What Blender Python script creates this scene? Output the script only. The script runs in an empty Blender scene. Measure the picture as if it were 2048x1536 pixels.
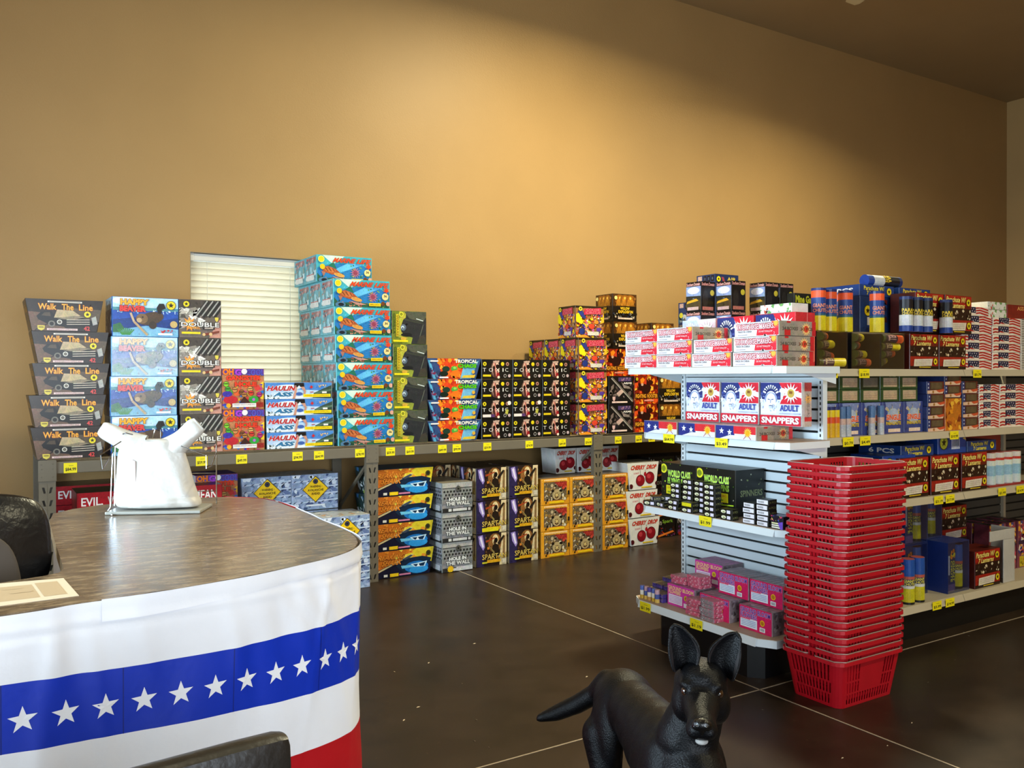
import bpy, bmesh, math, random
from mathutils import Vector, Matrix
from mathutils.geometry import tessellate_polygon
random.seed(7)
PI = math.pi
sc = bpy.context.scene
COL = sc.collection

# ------------------------------------------------------------------ camera
YAW, PITCH, ROLL, FPX = math.radians(31.993), math.radians(-.383), math.radians(-.135), 1724.4
CAM = Vector((0, 0, 1.4))
_f = Vector((math.sin(YAW), math.cos(YAW), 0)); _r = Vector((math.cos(YAW), -math.sin(YAW), 0)); _u = Vector((0, 0, 1))
F2 = _f*math.cos(PITCH) + _u*math.sin(PITCH)
U2 = _u*math.cos(PITCH) - _f*math.sin(PITCH)
R2 = _r*math.cos(ROLL) + U2*math.sin(ROLL)
U3 = U2*math.cos(ROLL) - _r*math.sin(ROLL)
cd = bpy.data.cameras.new('camera'); cam = bpy.data.objects.new('camera', cd); COL.objects.link(cam)
cd.sensor_width = 36; cd.lens = FPX/2048*36; cd.clip_start = .02; cd.clip_end = 200
cam.matrix_world = Matrix(((R2.x, U3.x, -F2.x, CAM.x), (R2.y, U3.y, -F2.y, CAM.y), (R2.z, U3.z, -F2.z, CAM.z), (0, 0, 0, 1)))
sc.camera = cam
sc.view_settings.view_transform = 'Standard'; sc.view_settings.look = 'None'
sc.view_settings.gamma = 1; sc.view_settings.use_curve_mapping = False
sc.view_settings.exposure = 0.0

def at(x, y, ax, val):
    "photo pixel -> point on the plane axis=val"
    d = F2 + R2*((x-1024)/FPX) - U3*((y-768)/FPX)
    return CAM + d*((val-CAM[ax])/d[ax])
def dep(x, y, z):
    "photo pixel -> point at a given distance along the view"
    return CAM + (F2 + R2*((x-1024)/FPX) - U3*((y-768)/FPX))*z

# ------------------------------------------------------------------ world and lights
w = bpy.data.worlds.new('World'); sc.world = w; w.use_nodes = True
bg = w.node_tree.nodes['Background']; bg.inputs[0].default_value = (.80, .90, 1, 1); bg.inputs[1].default_value = 4.2
def area(name, loc, rot, sx, sy, e, col, shape='RECTANGLE'):
    l = bpy.data.lights.new(name, 'AREA'); l.energy = e; l.color = col; l.shape = shape; l.size = sx
    if shape in ('RECTANGLE', 'ELLIPSE'): l.size_y = sy
    o = bpy.data.objects.new(name, l); COL.objects.link(o); o.location = loc; o.rotation_euler = rot
    return o
# daylight through the shop windows on the left and behind the camera
area('window_daylight', (-2.9, 2.75, 1.6), (0, -PI/2, 0), 2.1, 2.3, 165, (.66, .85, 1)).data.spread = math.radians(105)
area('window_daylight', (-.2, -2.9, 1.5), (PI/2, 0, 0), 3.6, 2.1, 100, (.80, .89, 1)).data.spread = math.radians(110)
LAMPS = [(4.1, 4.1, 4.78), (6.9, 4.1, 4.8), (.6, 2.6, 4.7), (4.3, -.6, 4.6), (8.3, -.6, 4.6)]  # left and shop-front lamps are unseen additions for more warm light
for i, p in enumerate(LAMPS):
    lo = area('lamp_light', (p[0], p[1], p[2]-.03), (0, 0, 0), .36, .36, (225, 115, 16, 115, 80)[i], (1, .92, .62), 'DISK')
    lo.data.spread = math.radians((168, 150, 146, 150, 140)[i])

# ------------------------------------------------------------------ materials
def lin(c):
    if isinstance(c, str):
        c = c.lstrip('#'); c = [int(c[i:i+2], 16)/255 for i in (0, 2, 4)]
    return tuple(((x+.055)/1.055)**2.4 if x > .04045 else x/12.92 for x in c[:3]) + (1,)
def mat(name, col='#808080', rough=.5, metal=0, spec=.5, noise=0, nscale=20, bump=0, bscale=60, coat=0, trans=0, attr=False, sheen=0):
    m = bpy.data.materials.new(name); m.use_nodes = True; nt = m.node_tree; b = nt.nodes['Principled BSDF']
    b.inputs['Roughness'].default_value = rough; b.inputs['Metallic'].default_value = metal
    b.inputs['Specular IOR Level'].default_value = spec; b.inputs['Coat Weight'].default_value = coat
    b.inputs['Transmission Weight'].default_value = trans
    b.inputs['Base Color'].default_value = lin(col)
    tc = nt.nodes.new('ShaderNodeTexCoord')
    src = None
    if attr:
        a = nt.nodes.new('ShaderNodeAttribute'); a.attribute_name = 'Col'; src = a.outputs['Color']
    if noise:
        n = nt.nodes.new('ShaderNodeTexNoise'); n.inputs['Scale'].default_value = nscale; n.inputs['Detail'].default_value = 5
        nt.links.new(tc.outputs['Object'], n.inputs['Vector'])
        mr = nt.nodes.new('ShaderNodeMapRange'); mr.inputs[1].default_value = .25; mr.inputs[2].default_value = .75
        mr.inputs[3].default_value = 1-noise; mr.inputs[4].default_value = 1+noise
        nt.links.new(n.outputs['Fac'], mr.inputs[0])
        mx = nt.nodes.new('ShaderNodeMix'); mx.data_type = 'RGBA'; mx.blend_type = 'MULTIPLY'; mx.inputs[0].default_value = 1
        if src: nt.links.new(src, mx.inputs[6])
        else: mx.inputs[6].default_value = lin(col)
        nt.links.new(mr.outputs[0], mx.inputs[7]); src = mx.outputs[2]
    if src: nt.links.new(src, b.inputs['Base Color'])
    if bump:
        n2 = nt.nodes.new('ShaderNodeTexNoise'); n2.inputs['Scale'].default_value = bscale; n2.inputs['Detail'].default_value = 3
        nt.links.new(tc.outputs['Object'], n2.inputs['Vector'])
        bp = nt.nodes.new('ShaderNodeBump'); bp.inputs['Strength'].default_value = bump; bp.inputs['Distance'].default_value = .01
        nt.links.new(n2.outputs['Fac'], bp.inputs['Height']); nt.links.new(bp.outputs['Normal'], b.inputs['Normal'])
    return m
M = {}
m = mat('printed_card', rough=.34, attr=True, spec=.42); nt = m.node_tree; b = nt.nodes['Principled BSDF']; src = nt.nodes['Attribute'].outputs['Color']; tc = nt.nodes['Texture Coordinate']
for sc_, fac, mode in ((26, .42, 'OVERLAY'), (150, .34, 'OVERLAY')):
    n = nt.nodes.new('ShaderNodeTexNoise'); n.inputs['Scale'].default_value = sc_; n.inputs['Detail'].default_value = 7; n.inputs['Roughness'].default_value = .65; nt.links.new(tc.outputs['Object'], n.inputs['Vector'])
    cr = nt.nodes.new('ShaderNodeMix'); cr.data_type = 'RGBA'; cr.blend_type = 'MIX'; cr.inputs[0].default_value = .55; cr.inputs[6].default_value = (.5, .5, .5, 1)
    bc = nt.nodes.new('ShaderNodeBrightContrast'); bc.inputs['Contrast'].default_value = 1.3; nt.links.new(n.outputs['Fac'], bc.inputs[0]); nt.links.new(bc.outputs[0], cr.inputs[6]); nt.links.new(n.outputs['Color'], cr.inputs[7])
    mx = nt.nodes.new('ShaderNodeMix'); mx.data_type = 'RGBA'; mx.blend_type = mode; mx.inputs[0].default_value = fac; mx.clamp_result = True; nt.links.new(src, mx.inputs[6]); nt.links.new(cr.outputs[2], mx.inputs[7]); src = mx.outputs[2]
nt.links.new(src, b.inputs['Base Color'])
M['print'] = m
M['wall'] = mat('tan_wall_paint', '#ad8a58', rough=.5, noise=.05, nscale=1.4, bump=.12, bscale=95, spec=.32)
M['ceil'] = mat('tan_ceiling_paint', '#977c55', rough=.6, noise=.05, nscale=1.5)
M['rack'] = mat('rack_beige_enamel', '#6f6656', rough=.45, noise=.06, nscale=8)
M['dark'] = mat('dark_gap', '#0b0b0a', rough=.8)
M['deck'] = mat('particle_board', '#8a7351', rough=.7, noise=.25, nscale=120)
M['white_metal'] = mat('white_enamel', '#d9e2e6', rough=.4, noise=.03, nscale=6)
M['almond'] = mat('almond_enamel', '#b7ab93', rough=.4, noise=.04, nscale=6)
M['slat'] = mat('pale_slat_board', '#d2dee4', rough=.5, noise=.03, nscale=5)
M['slat_dark'] = mat('grey_slat_board', '#4e4c47', rough=.6, noise=.05, nscale=5)
M['kick'] = mat('black_kick_panel', '#0d0d0e', rough=.35, noise=.1, nscale=4)
M['deckboard'] = mat('tan_shelf_deck', '#a8907a', rough=.5, noise=.08, nscale=60)
M['tag'] = mat('yellow_tag_paper', '#f2df12', rough=.5, noise=.04, nscale=30)
M['ink'] = mat('black_ink', '#15130f', rough=.6)
M['red'] = mat('red_basket_plastic', '#ab0c1b', rough=.36, noise=.08, nscale=10)
M['wire'] = mat('basket_handle_wire', '#b89d90', rough=.3, metal=.4)
M['chrome'] = mat('chrome_wire', '#c8ccd0', rough=.15, metal=1)
M['leather'] = mat('black_leather', '#101013', rough=.3, bump=.25, bscale=45, noise=.15, nscale=14)
M['taupe'] = mat('taupe_shell', '#4a4036', rough=.55, noise=.06, nscale=9)
M['black_vinyl'] = mat('black_vinyl', '#17130f', rough=.38, noise=.15, nscale=12, bump=.1, bscale=70)
M['paper'] = mat('cream_paper', '#e9d8bd', rough=.6, noise=.03, nscale=20)
M['cloth_white'] = mat('white_bunting_plastic', '#ecebef', rough=.5, noise=.03, nscale=5, bump=.15, bscale=30)
M['cloth_blue'] = mat('blue_bunting_plastic', '#0a2fae', rough=.42, noise=.06, nscale=6, bump=.1, bscale=30)
M['cloth_seam'] = mat('blue_bunting_seam', '#071f78', rough=.5)
M['cloth_red'] = mat('red_bunting_plastic', '#b3101a', rough=.45, noise=.06, nscale=6, bump=.1, bscale=30)
M['counter_body'] = mat('brown_counter_body', '#4a3a2d', rough=.6)
M['bag'] = mat('white_plastic_bag', '#bdb9b2', rough=.38, noise=.04, nscale=14, bump=.6, bscale=17)
M['bag_red'] = mat('faint_bag_print', '#e3c6c4', rough=.4)
M['base_plastic'] = mat('grey_base_plastic', '#9a9a92', rough=.3)
M['fur'] = mat('black_short_fur', '#050507', rough=.42, spec=.2, noise=.3, nscale=22, bump=.25, bscale=260)
M['ear_in'] = mat('dark_ear_skin', '#1c1616', rough=.55, noise=.2, nscale=40)
M['nose'] = mat('wet_black_nose', '#070708', rough=.2, bump=.2, bscale=300)
M['eye'] = mat('dark_brown_eye', '#2a170b', rough=.05, coat=1)
M['pupil'] = mat('black_pupil', '#020202', rough=.03, coat=1)
M['white_fur'] = mat('white_chin_fur', '#8f8c88', rough=.7, noise=.1, nscale=90)
M['shade'] = mat('lamp_reflector', '#b8ad96', rough=.35, metal=.3)
M['fan'] = mat('tan_fan_blade', '#a99772', rough=.5, noise=.08, nscale=10)
M['frame'] = mat('white_window_frame', '#d8d4c8', rough=.45)
M['reveal'] = mat('grey_window_reveal', '#8a7f6c', rough=.6)
def glowmat(name, col, e):
    m = bpy.data.materials.new(name); m.use_nodes = True; b = m.node_tree.nodes['Principled BSDF']
    b.inputs['Base Color'].default_value = lin(col); b.inputs['Emission Color'].default_value = lin(col); b.inputs['Emission Strength'].default_value = e
    return m
M['lamp_glass'] = glowmat('lamp_diffuser', '#ffd9a0', 6)
def glassmat(name, tint, rough, mixf):
    m = bpy.data.materials.new(name); m.use_nodes = True; nt = m.node_tree; nt.nodes.clear()
    o = nt.nodes.new('ShaderNodeOutputMaterial'); t = nt.nodes.new('ShaderNodeBsdfTransparent'); g = nt.nodes.new('ShaderNodeBsdfGlossy')
    t.inputs[0].default_value = lin(tint); g.inputs['Roughness'].default_value = rough
    mx = nt.nodes.new('ShaderNodeMixShader'); mx.inputs[0].default_value = mixf
    nt.links.new(t.outputs[0], mx.inputs[1]); nt.links.new(g.outputs[0], mx.inputs[2]); nt.links.new(mx.outputs[0], o.inputs[0])
    return m
M['pane'] = glassmat('window_glass', '#eef4f4', .02, .06)
M['wrap'] = glassmat('clear_shrink_wrap', '#f2f4f6', .12, .13)
M['jar'] = glassmat('clear_plastic', '#e4e8ea', .1, .22)
# translucent blind slats, lit by the daylight behind them
m = bpy.data.materials.new('blind_slat_vinyl'); m.use_nodes = True; nt = m.node_tree; nt.nodes.clear()
o = nt.nodes.new('ShaderNodeOutputMaterial'); d1 = nt.nodes.new('ShaderNodeBsdfDiffuse'); t1 = nt.nodes.new('ShaderNodeBsdfTranslucent')
d1.inputs[0].default_value = lin('#e9e3d4'); t1.inputs[0].default_value = lin('#f6ecd8')
mx = nt.nodes.new('ShaderNodeMixShader'); mx.inputs[0].default_value = .62
nt.links.new(d1.outputs[0], mx.inputs[1]); nt.links.new(t1.outputs[0], mx.inputs[2]); nt.links.new(mx.outputs[0], o.inputs[0]); M['blind'] = m
# stained, polished concrete
m = mat('stained_concrete', '#2c211a', rough=.2, spec=.24); nt = m.node_tree; b = nt.nodes['Principled BSDF']; tc = nt.nodes['Texture Coordinate']
n = nt.nodes.new('ShaderNodeTexNoise'); n.inputs['Scale'].default_value = 2.3; n.inputs['Detail'].default_value = 9; n.inputs['Roughness'].default_value = .65
nt.links.new(tc.outputs['Object'], n.inputs['Vector'])
r = nt.nodes.new('ShaderNodeValToRGB'); r.color_ramp.elements[0].position = .3; r.color_ramp.elements[0].color = lin('#1d1610')
r.color_ramp.elements[1].position = .75; r.color_ramp.elements[1].color = lin('#35291f')
nt.links.new(n.outputs['Fac'], r.inputs[0]); 
n2 = nt.nodes.new('ShaderNodeTexNoise'); n2.inputs['Scale'].default_value = 34; n2.inputs['Detail'].default_value = 6; nt.links.new(tc.outputs['Object'], n2.inputs['Vector'])
r2_ = nt.nodes.new('ShaderNodeValToRGB'); r2_.color_ramp.elements[0].position = .66; r2_.color_ramp.elements[0].color = (0, 0, 0, 1); r2_.color_ramp.elements[1].position = .8; r2_.color_ramp.elements[1].color = (.45, .45, .45, 1)
nt.links.new(n2.outputs['Fac'], r2_.inputs[0])
mx = nt.nodes.new('ShaderNodeMix'); mx.data_type = 'RGBA'; nt.links.new(r2_.outputs[0], mx.inputs[0]); nt.links.new(r.outputs[0], mx.inputs[6]); mx.inputs[7].default_value = lin('#5d4c3c')
nt.links.new(mx.outputs[2], b.inputs['Base Color'])
mr = nt.nodes.new('ShaderNodeMapRange'); mr.inputs[3].default_value = .24; mr.inputs[4].default_value = .48; nt.links.new(n.outputs['Fac'], mr.inputs[0]); nt.links.new(mr.outputs[0], b.inputs['Roughness'])
M['floor'] = m
M['joint'] = mat('pale_joint_filler', '#9b8c78', rough=.6, noise=.15, nscale=60)
# mottled brown laminate
m = mat('brown_laminate', '#6b543f', rough=.22, spec=.5); nt = m.node_tree; b = nt.nodes['Principled BSDF']; tc = nt.nodes['Texture Coordinate']
mp = nt.nodes.new('ShaderNodeMapping'); mp.inputs['Scale'].default_value = (1.2, 3.4, 1); mp.inputs['Rotation'].default_value = (0, 0, .5)
nt.links.new(tc.outputs['Object'], mp.inputs[0])
n = nt.nodes.new('ShaderNodeTexNoise'); n.inputs['Scale'].default_value = 12; n.inputs['Detail'].default_value = 10; n.inputs['Roughness'].default_value = .72; nt.links.new(mp.outputs[0], n.inputs['Vector'])
r = nt.nodes.new('ShaderNodeValToRGB'); r.color_ramp.elements[0].position = .33; r.color_ramp.elements[0].color = lin('#42332a'); r.color_ramp.elements[1].position = .7; r.color_ramp.elements[1].color = lin('#a58f70')
e = r.color_ramp.elements.new(.51); e.color = lin('#77634c'); nt.links.new(n.outputs['Fac'], r.inputs[0]); nt.links.new(r.outputs[0], b.inputs['Base Color'])
M['laminate'] = m

# ------------------------------------------------------------------ object helpers
def link(o, parent=None):
    COL.objects.link(o)
    if parent: o.parent = parent
    return o
def tag(o, label=None, cat=None, group=None, kind=None):
    if label: o['label'] = label
    if cat: o['category'] = cat
    if group: o['group'] = group
    if kind: o['kind'] = kind
    return o
def empty(name, loc=(0, 0, 0), rz=0):
    o = bpy.data.objects.new(name, None); COL.objects.link(o); o.location = loc; o.rotation_euler = (0, 0, rz); o.empty_display_size = .05
    return o
def mesh_obj(name, verts, faces, material, parent=None, smooth=False, mats=None, mi=None):
    me = bpy.data.meshes.new(name); me.from_pydata([tuple(v) for v in verts], [], faces)
    for mm in (mats or [material]): me.materials.append(mm)
    if mi: me.polygons.foreach_set('material_index', mi)
    if smooth: me.polygons.foreach_set('use_smooth', [True]*len(me.polygons))
    me.update()
    return link(bpy.data.objects.new(name, me), parent)
class MB:
    "collects simple shapes into one mesh"
    def __init__(s): s.v = []; s.f = []
    def add(s, v, f):
        k = len(s.v); s.v += [Vector(p) for p in v]; s.f += [tuple(i+k for i in q) for q in f]; return s
    def box(s, x0, x1, y0, y1, z0, z1, T=None):
        v = [Vector((x, y, z)) for z in (z0, z1) for x, y in ((x0, y0), (x1, y0), (x1, y1), (x0, y1))]
        if T: v = [T @ p for p in v]
        return s.add(v, [(3, 2, 1, 0), (4, 5, 6, 7), (0, 1, 5, 4), (1, 2, 6, 5), (2, 3, 7, 6), (3, 0, 4, 7)])
    def cbox(s, x0, x1, y0, y1, z0, z1, c=.004, T=None):
        "box with chamfered edges"
        me = bmesh.new(); bmesh.ops.create_cube(me, size=1)
        for p in me.verts: p.co = Vector((x0+(p.co.x+.5)*(x1-x0), y0+(p.co.y+.5)*(y1-y0), z0+(p.co.z+.5)*(z1-z0)))
        bmesh.ops.bevel(me, geom=me.edges[:], offset=c, segments=2, affect='EDGES', profile=.6)
        me.verts.index_update(); v = [(T @ p.co if T else p.co.copy()) for p in me.verts]; f = [tuple(q.index for q in p.verts) for p in me.faces]; me.free()
        return s.add(v, f)
    def prism(s, pts, z0, z1, T=None):
        n = len(pts); v = [Vector((p[0], p[1], z0)) for p in pts] + [Vector((p[0], p[1], z1)) for p in pts]
        if T: v = [T @ p for p in v]
        return s.add(v, [tuple(range(n-1, -1, -1)), tuple(range(n, 2*n))] + [(i, (i+1) % n, n+(i+1) % n, n+i) for i in range(n)])
    def tube(s, pts, r, n=6, close=False):
        pts = [Vector(p) for p in pts]; rr = r if isinstance(r, (list, tuple)) else [r]*len(pts); v = []; f = []; m = len(pts)
        prev = None
        for i, p in enumerate(pts):
            a = pts[(i-1) % m] if (close or i) else p; c = pts[(i+1) % m] if (close or i < m-1) else p
            t = (c-a).normalized()
            x = prev - t*prev.dot(t) if prev else t.orthogonal()
            x.normalize(); prev = x; y = t.cross(x)
            v += [p + (x*math.cos(2*PI*k/n) + y*math.sin(2*PI*k/n))*rr[i] for k in range(n)]
        for i in range(m if close else m-1):
            for k in range(n):
                f.append((i*n+k, i*n+(k+1) % n, ((i+1) % m)*n+(k+1) % n, ((i+1) % m)*n+k))
        if not close: f += [tuple(range(n-1, -1, -1)), tuple((m-1)*n+k for k in range(n))]
        return s.add(v, f)
    def lathe(s, prof, n=16, T=None):
        v = []; f = []
        for r, z in prof: v += [Vector((r*math.cos(2*PI*k/n), r*math.sin(2*PI*k/n), z)) for k in range(n)]
        for i in range(len(prof)-1):
            for k in range(n): f.append((i*n+k, i*n+(k+1) % n, (i+1)*n+(k+1) % n, (i+1)*n+k))
        f += [tuple(range(n-1, -1, -1)), tuple((len(prof)-1)*n+k for k in range(n))]
        if T: v = [T @ p for p in v]
        return s.add(v, f)
    def build(s, name, material, parent=None, smooth=False):
        o = mesh_obj(name, s.v, s.f, material, parent, smooth)
        if smooth:
            try: o.data.set_sharp_from_angle(angle=math.radians(40))
            except Exception: pass
        return o
def copy_tree(o, parent=None):
    c = o.copy(); COL.objects.link(c)
    if parent: c.parent = parent
    for ch in [x for x in KIDS.get(o.name, [])]:
        copy_tree(ch, c)
    return c
KIDS = {}
def kids(root):
    "remember children for quick copies"
    KIDS[root.name] = list(root.children)
    for ch in root.children: kids(ch)

# ------------------------------------------------------------------ flat print: lettering and artwork as thin inked shapes on card
_T = {}
def text_tris(s, bold):
    k = (s, bold)
    if k in _T: return _T[k]
    cu = bpy.data.curves.new('t', 'FONT'); cu.body = s; cu.size = 1; cu.offset = bold; cu.resolution_u = 2; cu.fill_mode = 'FRONT'
    o = bpy.data.objects.new('t', cu); COL.objects.link(o)
    me = o.to_mesh(); v = [(p.co.x, p.co.y) for p in me.vertices]; fs = [[v[i] for i in p.vertices] for p in me.polygons]
    o.to_mesh_clear(); bpy.data.objects.remove(o); bpy.data.curves.remove(cu)
    if not v: v = [(0, 0), (1, 1)]
    x0 = min(p[0] for p in v); x1 = max(p[0] for p in v); y0 = min(p[1] for p in v); y1 = max(p[1] for p in v)
    _T[k] = (fs, x0, y0, max(x1-x0, 1e-4), max(y1-y0, 1e-4)); return _T[k]
EPS = .00014
class Face:
    def __init__(s, w, h, mp, clip=None):
        s.w = w; s.h = h; s.mp = mp; s.clip = clip or [(0, 0), (1, 0), (1, 1), (0, 1)]; s.out = []; s.let = []; s.L = 1; s.fade = 0; s.tex = 0; s.nw = 0; s.rnd = random.Random(3)
    def _c(s, c):
        c = lin(c)
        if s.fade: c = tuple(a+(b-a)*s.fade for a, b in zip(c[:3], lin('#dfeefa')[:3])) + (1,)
        return c
    def _clip(s, P):
        C = s.clip
        for i in range(len(C)):
            a, b = C[i], C[(i+1) % len(C)]; ex, ey = b[0]-a[0], b[1]-a[1]
            ins = lambda p: ex*(p[1]-a[1]) - ey*(p[0]-a[0]) >= -1e-9
            Q = []
            for j in range(len(P)):
                p, q = P[j], P[(j+1) % len(P)]; ip, iq = ins(p), ins(q)
                if ip: Q.append(p)
                if ip != iq:
                    dp = ex*(p[1]-a[1]) - ey*(p[0]-a[0]); dq = ex*(q[1]-a[1]) - ey*(q[0]-a[0]); t = dp/(dp-dq)
                    Q.append((p[0]+(q[0]-p[0])*t, p[1]+(q[1]-p[1])*t))
            P = Q
            if len(P) < 3: return None
        return P
    def poly(s, P, c, same=False):
        if not same: s.L += 1
        P = s._clip(list(P))
        if P:
            s.out.append(([s.mp(u, v, s.L*EPS) for u, v in P], s._c(c)))
            if s.tex and not same: s._grain(P, s._c(c))
        return s
    def _grain(s, P, c):
        "brushy variation inside a larger printed area"
        ar = abs(sum(P[i][0]*P[(i+1) % len(P)][1]-P[(i+1) % len(P)][0]*P[i][1] for i in range(len(P))))/2
        if ar < .02: return
        us = [p[0] for p in P]; vs = [p[1] for p in P]; R = s.rnd; s.L += 1
        def ins(u, v):
            k = False
            for i in range(len(P)):
                (a, b), (x, y) = P[i], P[i-1]
                if (b > v) != (y > v) and u < (x-a)*(v-b)/(y-b)+a: k = not k
            return k
        asp = s.h/s.w; big = min(1, ar*3)
        for _ in range(int(min(70, 14+ar*150)*s.tex)):
            u, v = R.uniform(min(us), max(us)), R.uniform(min(vs), max(vs))
            r = R.uniform(.012, .05)*(.6+.5*big); e = R.uniform(.2, .7); t = R.uniform(0, PI); co, si = math.cos(t), math.sin(t)
            Q = [(u+(x*co-y*si)*asp, v+x*si+y*co) for x, y in ((-r, 0), (-r*.3, -r*e), (r*.6, -r*e*.7), (r, r*e*.2), (r*.2, r*e))]
            if not all(ins(*q) for q in Q): continue
            g = R.uniform(.62, 1.45) if max(c[:3]) < .55 else R.uniform(.72, 1.08); cc = tuple(min(1, x*g*R.uniform(.85, 1.15)) for x in c[:3]) + (1,)
            Q = s._clip(Q)
            if Q: s.out.append(([s.mp(a, b, s.L*EPS) for a, b in Q], cc))
    def rect(s, a, b, c, d, col): return s.poly([(a, b), (c, b), (c, d), (a, d)], col)
    def ell(s, u, v, ru, rv, c, n=14, rot=0):
        co, si = math.cos(rot), math.sin(rot); k = s.h/s.w; P = []
        for i in range(n):
            x = ru/k*math.cos(2*PI*i/n); y = rv*math.sin(2*PI*i/n); P.append((u+(x*co-y*si)*k, v+x*si+y*co))
        return s.poly(P, c)
    def circ(s, u, v, r, c, n=14): return s.ell(u, v, r*s.h/s.w, r, c, n)
    def star(s, u, v, r, c, n=5, inner=.4, rot=0):
        P = [(u+(r if i % 2 == 0 else r*inner)*math.sin(PI*i/n+rot)*s.h/s.w, v+(r if i % 2 == 0 else r*inner)*math.cos(PI*i/n+rot)) for i in range(2*n)]
        s.L += 1
        for i in range(2*n):
            s.poly([(u, v), P[(i+1) % (2*n)], P[i]], c, True)
        return s
    def line(s, a, b, c, d, t, col):
        dx, dy = (c-a)*s.w, (d-b)*s.h; l = math.hypot(dx, dy) or 1; nx, ny = -dy/l*t/2, dx/l*t/2
        return s.poly([(a-nx/s.w, b-ny/s.h), (c-nx/s.w, d-ny/s.h), (c+nx/s.w, d+ny/s.h), (a+nx/s.w, b+ny/s.h)], col)
    def confetti(s, n, a, b, c, d, cols, sz, seed=1):
        R = random.Random(seed)
        for k in range(n):
            if k % 6 == 0: s.L += 1
            u = R.uniform(a, c); v = R.uniform(b, d); r = sz*R.uniform(.5, 1.3); t = R.uniform(0, 6.3); m = R.choice((3, 4, 4, 5)); e = R.uniform(.3, 1)
            P = []
            for i in range(m):
                x = r*math.cos(2*PI*i/m); y = r*e*math.sin(2*PI*i/m); P.append((u+(x*math.cos(t)-y*math.sin(t))*s.h/s.w, v+x*math.sin(t)+y*math.cos(t)))
            s.poly(P, R.choice(cols), True)
        return s
    def seal(s, u, v, r, c='#e8d020', k='#2a2410'):
        s.circ(u, v, r, k); s.circ(u, v, r*.9, c); s.star(u, v, r*.6, k, 5, .45); return s
    def text(s, t, a, b, c, d, col, bold=.02, out=None, ow=.06, slant=0, title=False, vert=False):
        def put(bo, cc):
            s.L += 1
            fs, _, _, _, _ = text_tris(t, bo); _, x0, y0, ww, hh = text_tris(t, bold); cc = s._c(cc); dst = s.let if title else s.out
            for f in fs:
                P = []
                for x, y in f:
                    p, q = (x-x0)/ww, (y-y0)/hh
                    if vert: p, q = q, 1-p
                    u = a+p*(c-a)+slant*(q-.5)*s.h/s.w; v = b+q*(d-b); P.append(s.mp(u, v, s.L*EPS))
                dst.append((P, cc))
        s.nw += title
        if out: put(bold+ow, out)
        put(bold, col); return s
def cmesh(name, polys):
    V = []; Fc = []; C = []
    for P, c in polys:
        k = len(V); V += [tuple(p) for p in P]; Fc.append(tuple(range(k, k+len(P)))); C += list(c)*len(P)
    me = bpy.data.meshes.new(name); me.from_pydata(V, [], Fc); at_ = me.color_attributes.new('Col', 'FLOAT_COLOR', 'CORNER'); at_.data.foreach_set('color', C)
    me.materials.append(M['print']); me.update(); return me
K = {}
PLAIN = {'tnm', 'cherry', 'cherry_small', 'snapper', 'snapper_red', 'snapper_pale', 'display', 'small6', 'smallw', 'smally', 'bloom', 'bloom_pink', 'flag', 'flag_s', 'stripe_box', 'evil', 'green', 'green_dark', 'toxic', 'toxic_pale'}
def kind(key, name, w, d, h, base, front=None, left=None, right=None, top=None, wt=None, topc=None, sidec=None, fade=0, gap=.0015, lid=False):
    "a carton: origin at the middle of its bottom; front faces -Y. wt = wider top (fan-shaped pack)"
    w -= gap; h -= gap; wt = (wt-gap) if wt else w
    hb, ht, hd = w/2, wt/2, d/2; ch = .003
    base_ = lin(base); sd = lin(sidec or base); tp = lin(topc or sidec or base); P = []; nw = [0]
    B = [Vector((-hb, -hd, 0)), Vector((hb, -hd, 0)), Vector((hb, hd, 0)), Vector((-hb, hd, 0))]
    Tt = [Vector((-ht, -hd, h)), Vector((ht, -hd, h)), Vector((ht, hd, h)), Vector((-ht, hd, h))]
    # chamfered upright edges
    def ring(R):
        q = []
        for i in range(4):
            p, a, b = R[i], R[i-1], R[(i+1) % 4]
            q += [p+(a-p).normalized()*ch, p+(b-p).normalized()*ch]
        return q
    b8, t8 = ring(B), ring(Tt)
    for i in range(8):
        j = (i+1) % 8
        P.append(([b8[i], b8[j], t8[j], t8[i]], base_ if i == 1 else sd))
    P.append((b8[::-1], sd)); P.append((t8, tp))
    let = []
    def run(fn, W, H, mp, clip=None):
        A = Face(W, H, mp, clip); A.fade = fade; A.tex = 0 if key in PLAIN else 1; fn(A); P.extend(A.out); let.extend(A.let); nw[0] += A.nw
    m_ = .012
    if front:
        if wt != w:
            sl = (wt-w)/2/wt
            run(front, wt, h, lambda u, v, e: Vector((-ht+u*wt, -hd-e, v*h)), [(sl+.004, .006), (1-sl-.004, .006), (.996, .994), (.004, .994)])
        else: run(front, w, h, lambda u, v, e: Vector((-hb+u*w, -hd-e, v*h)), [(m_, .008), (1-m_, .008), (1-m_, .992), (m_, .992)])
    def sl_(s, u, v, e):
        x = hb + (ht-hb)*v
        return Vector((s*(x+e), (hd-u*d) if s < 0 else (-hd+u*d), v*h))
    cl = [(.015, .008), (.985, .008), (.985, .992), (.015, .992)]
    if left: run(left, d, h, lambda u, v, e: sl_(-1, u, v, e), cl)
    if right: run(right, d, h, lambda u, v, e: sl_(1, u, v, e), cl)
    if top: run(top, wt, d, lambda u, v, e: Vector((-ht+u*wt, -hd+v*d, h+e)), cl)
    K[key] = dict(name=name, me=cmesh(name, P), let=cmesh('title_lettering', let) if let else None, w=w, d=d, h=h+gap, wt=wt, nw=nw[0])
    return K[key]
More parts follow.
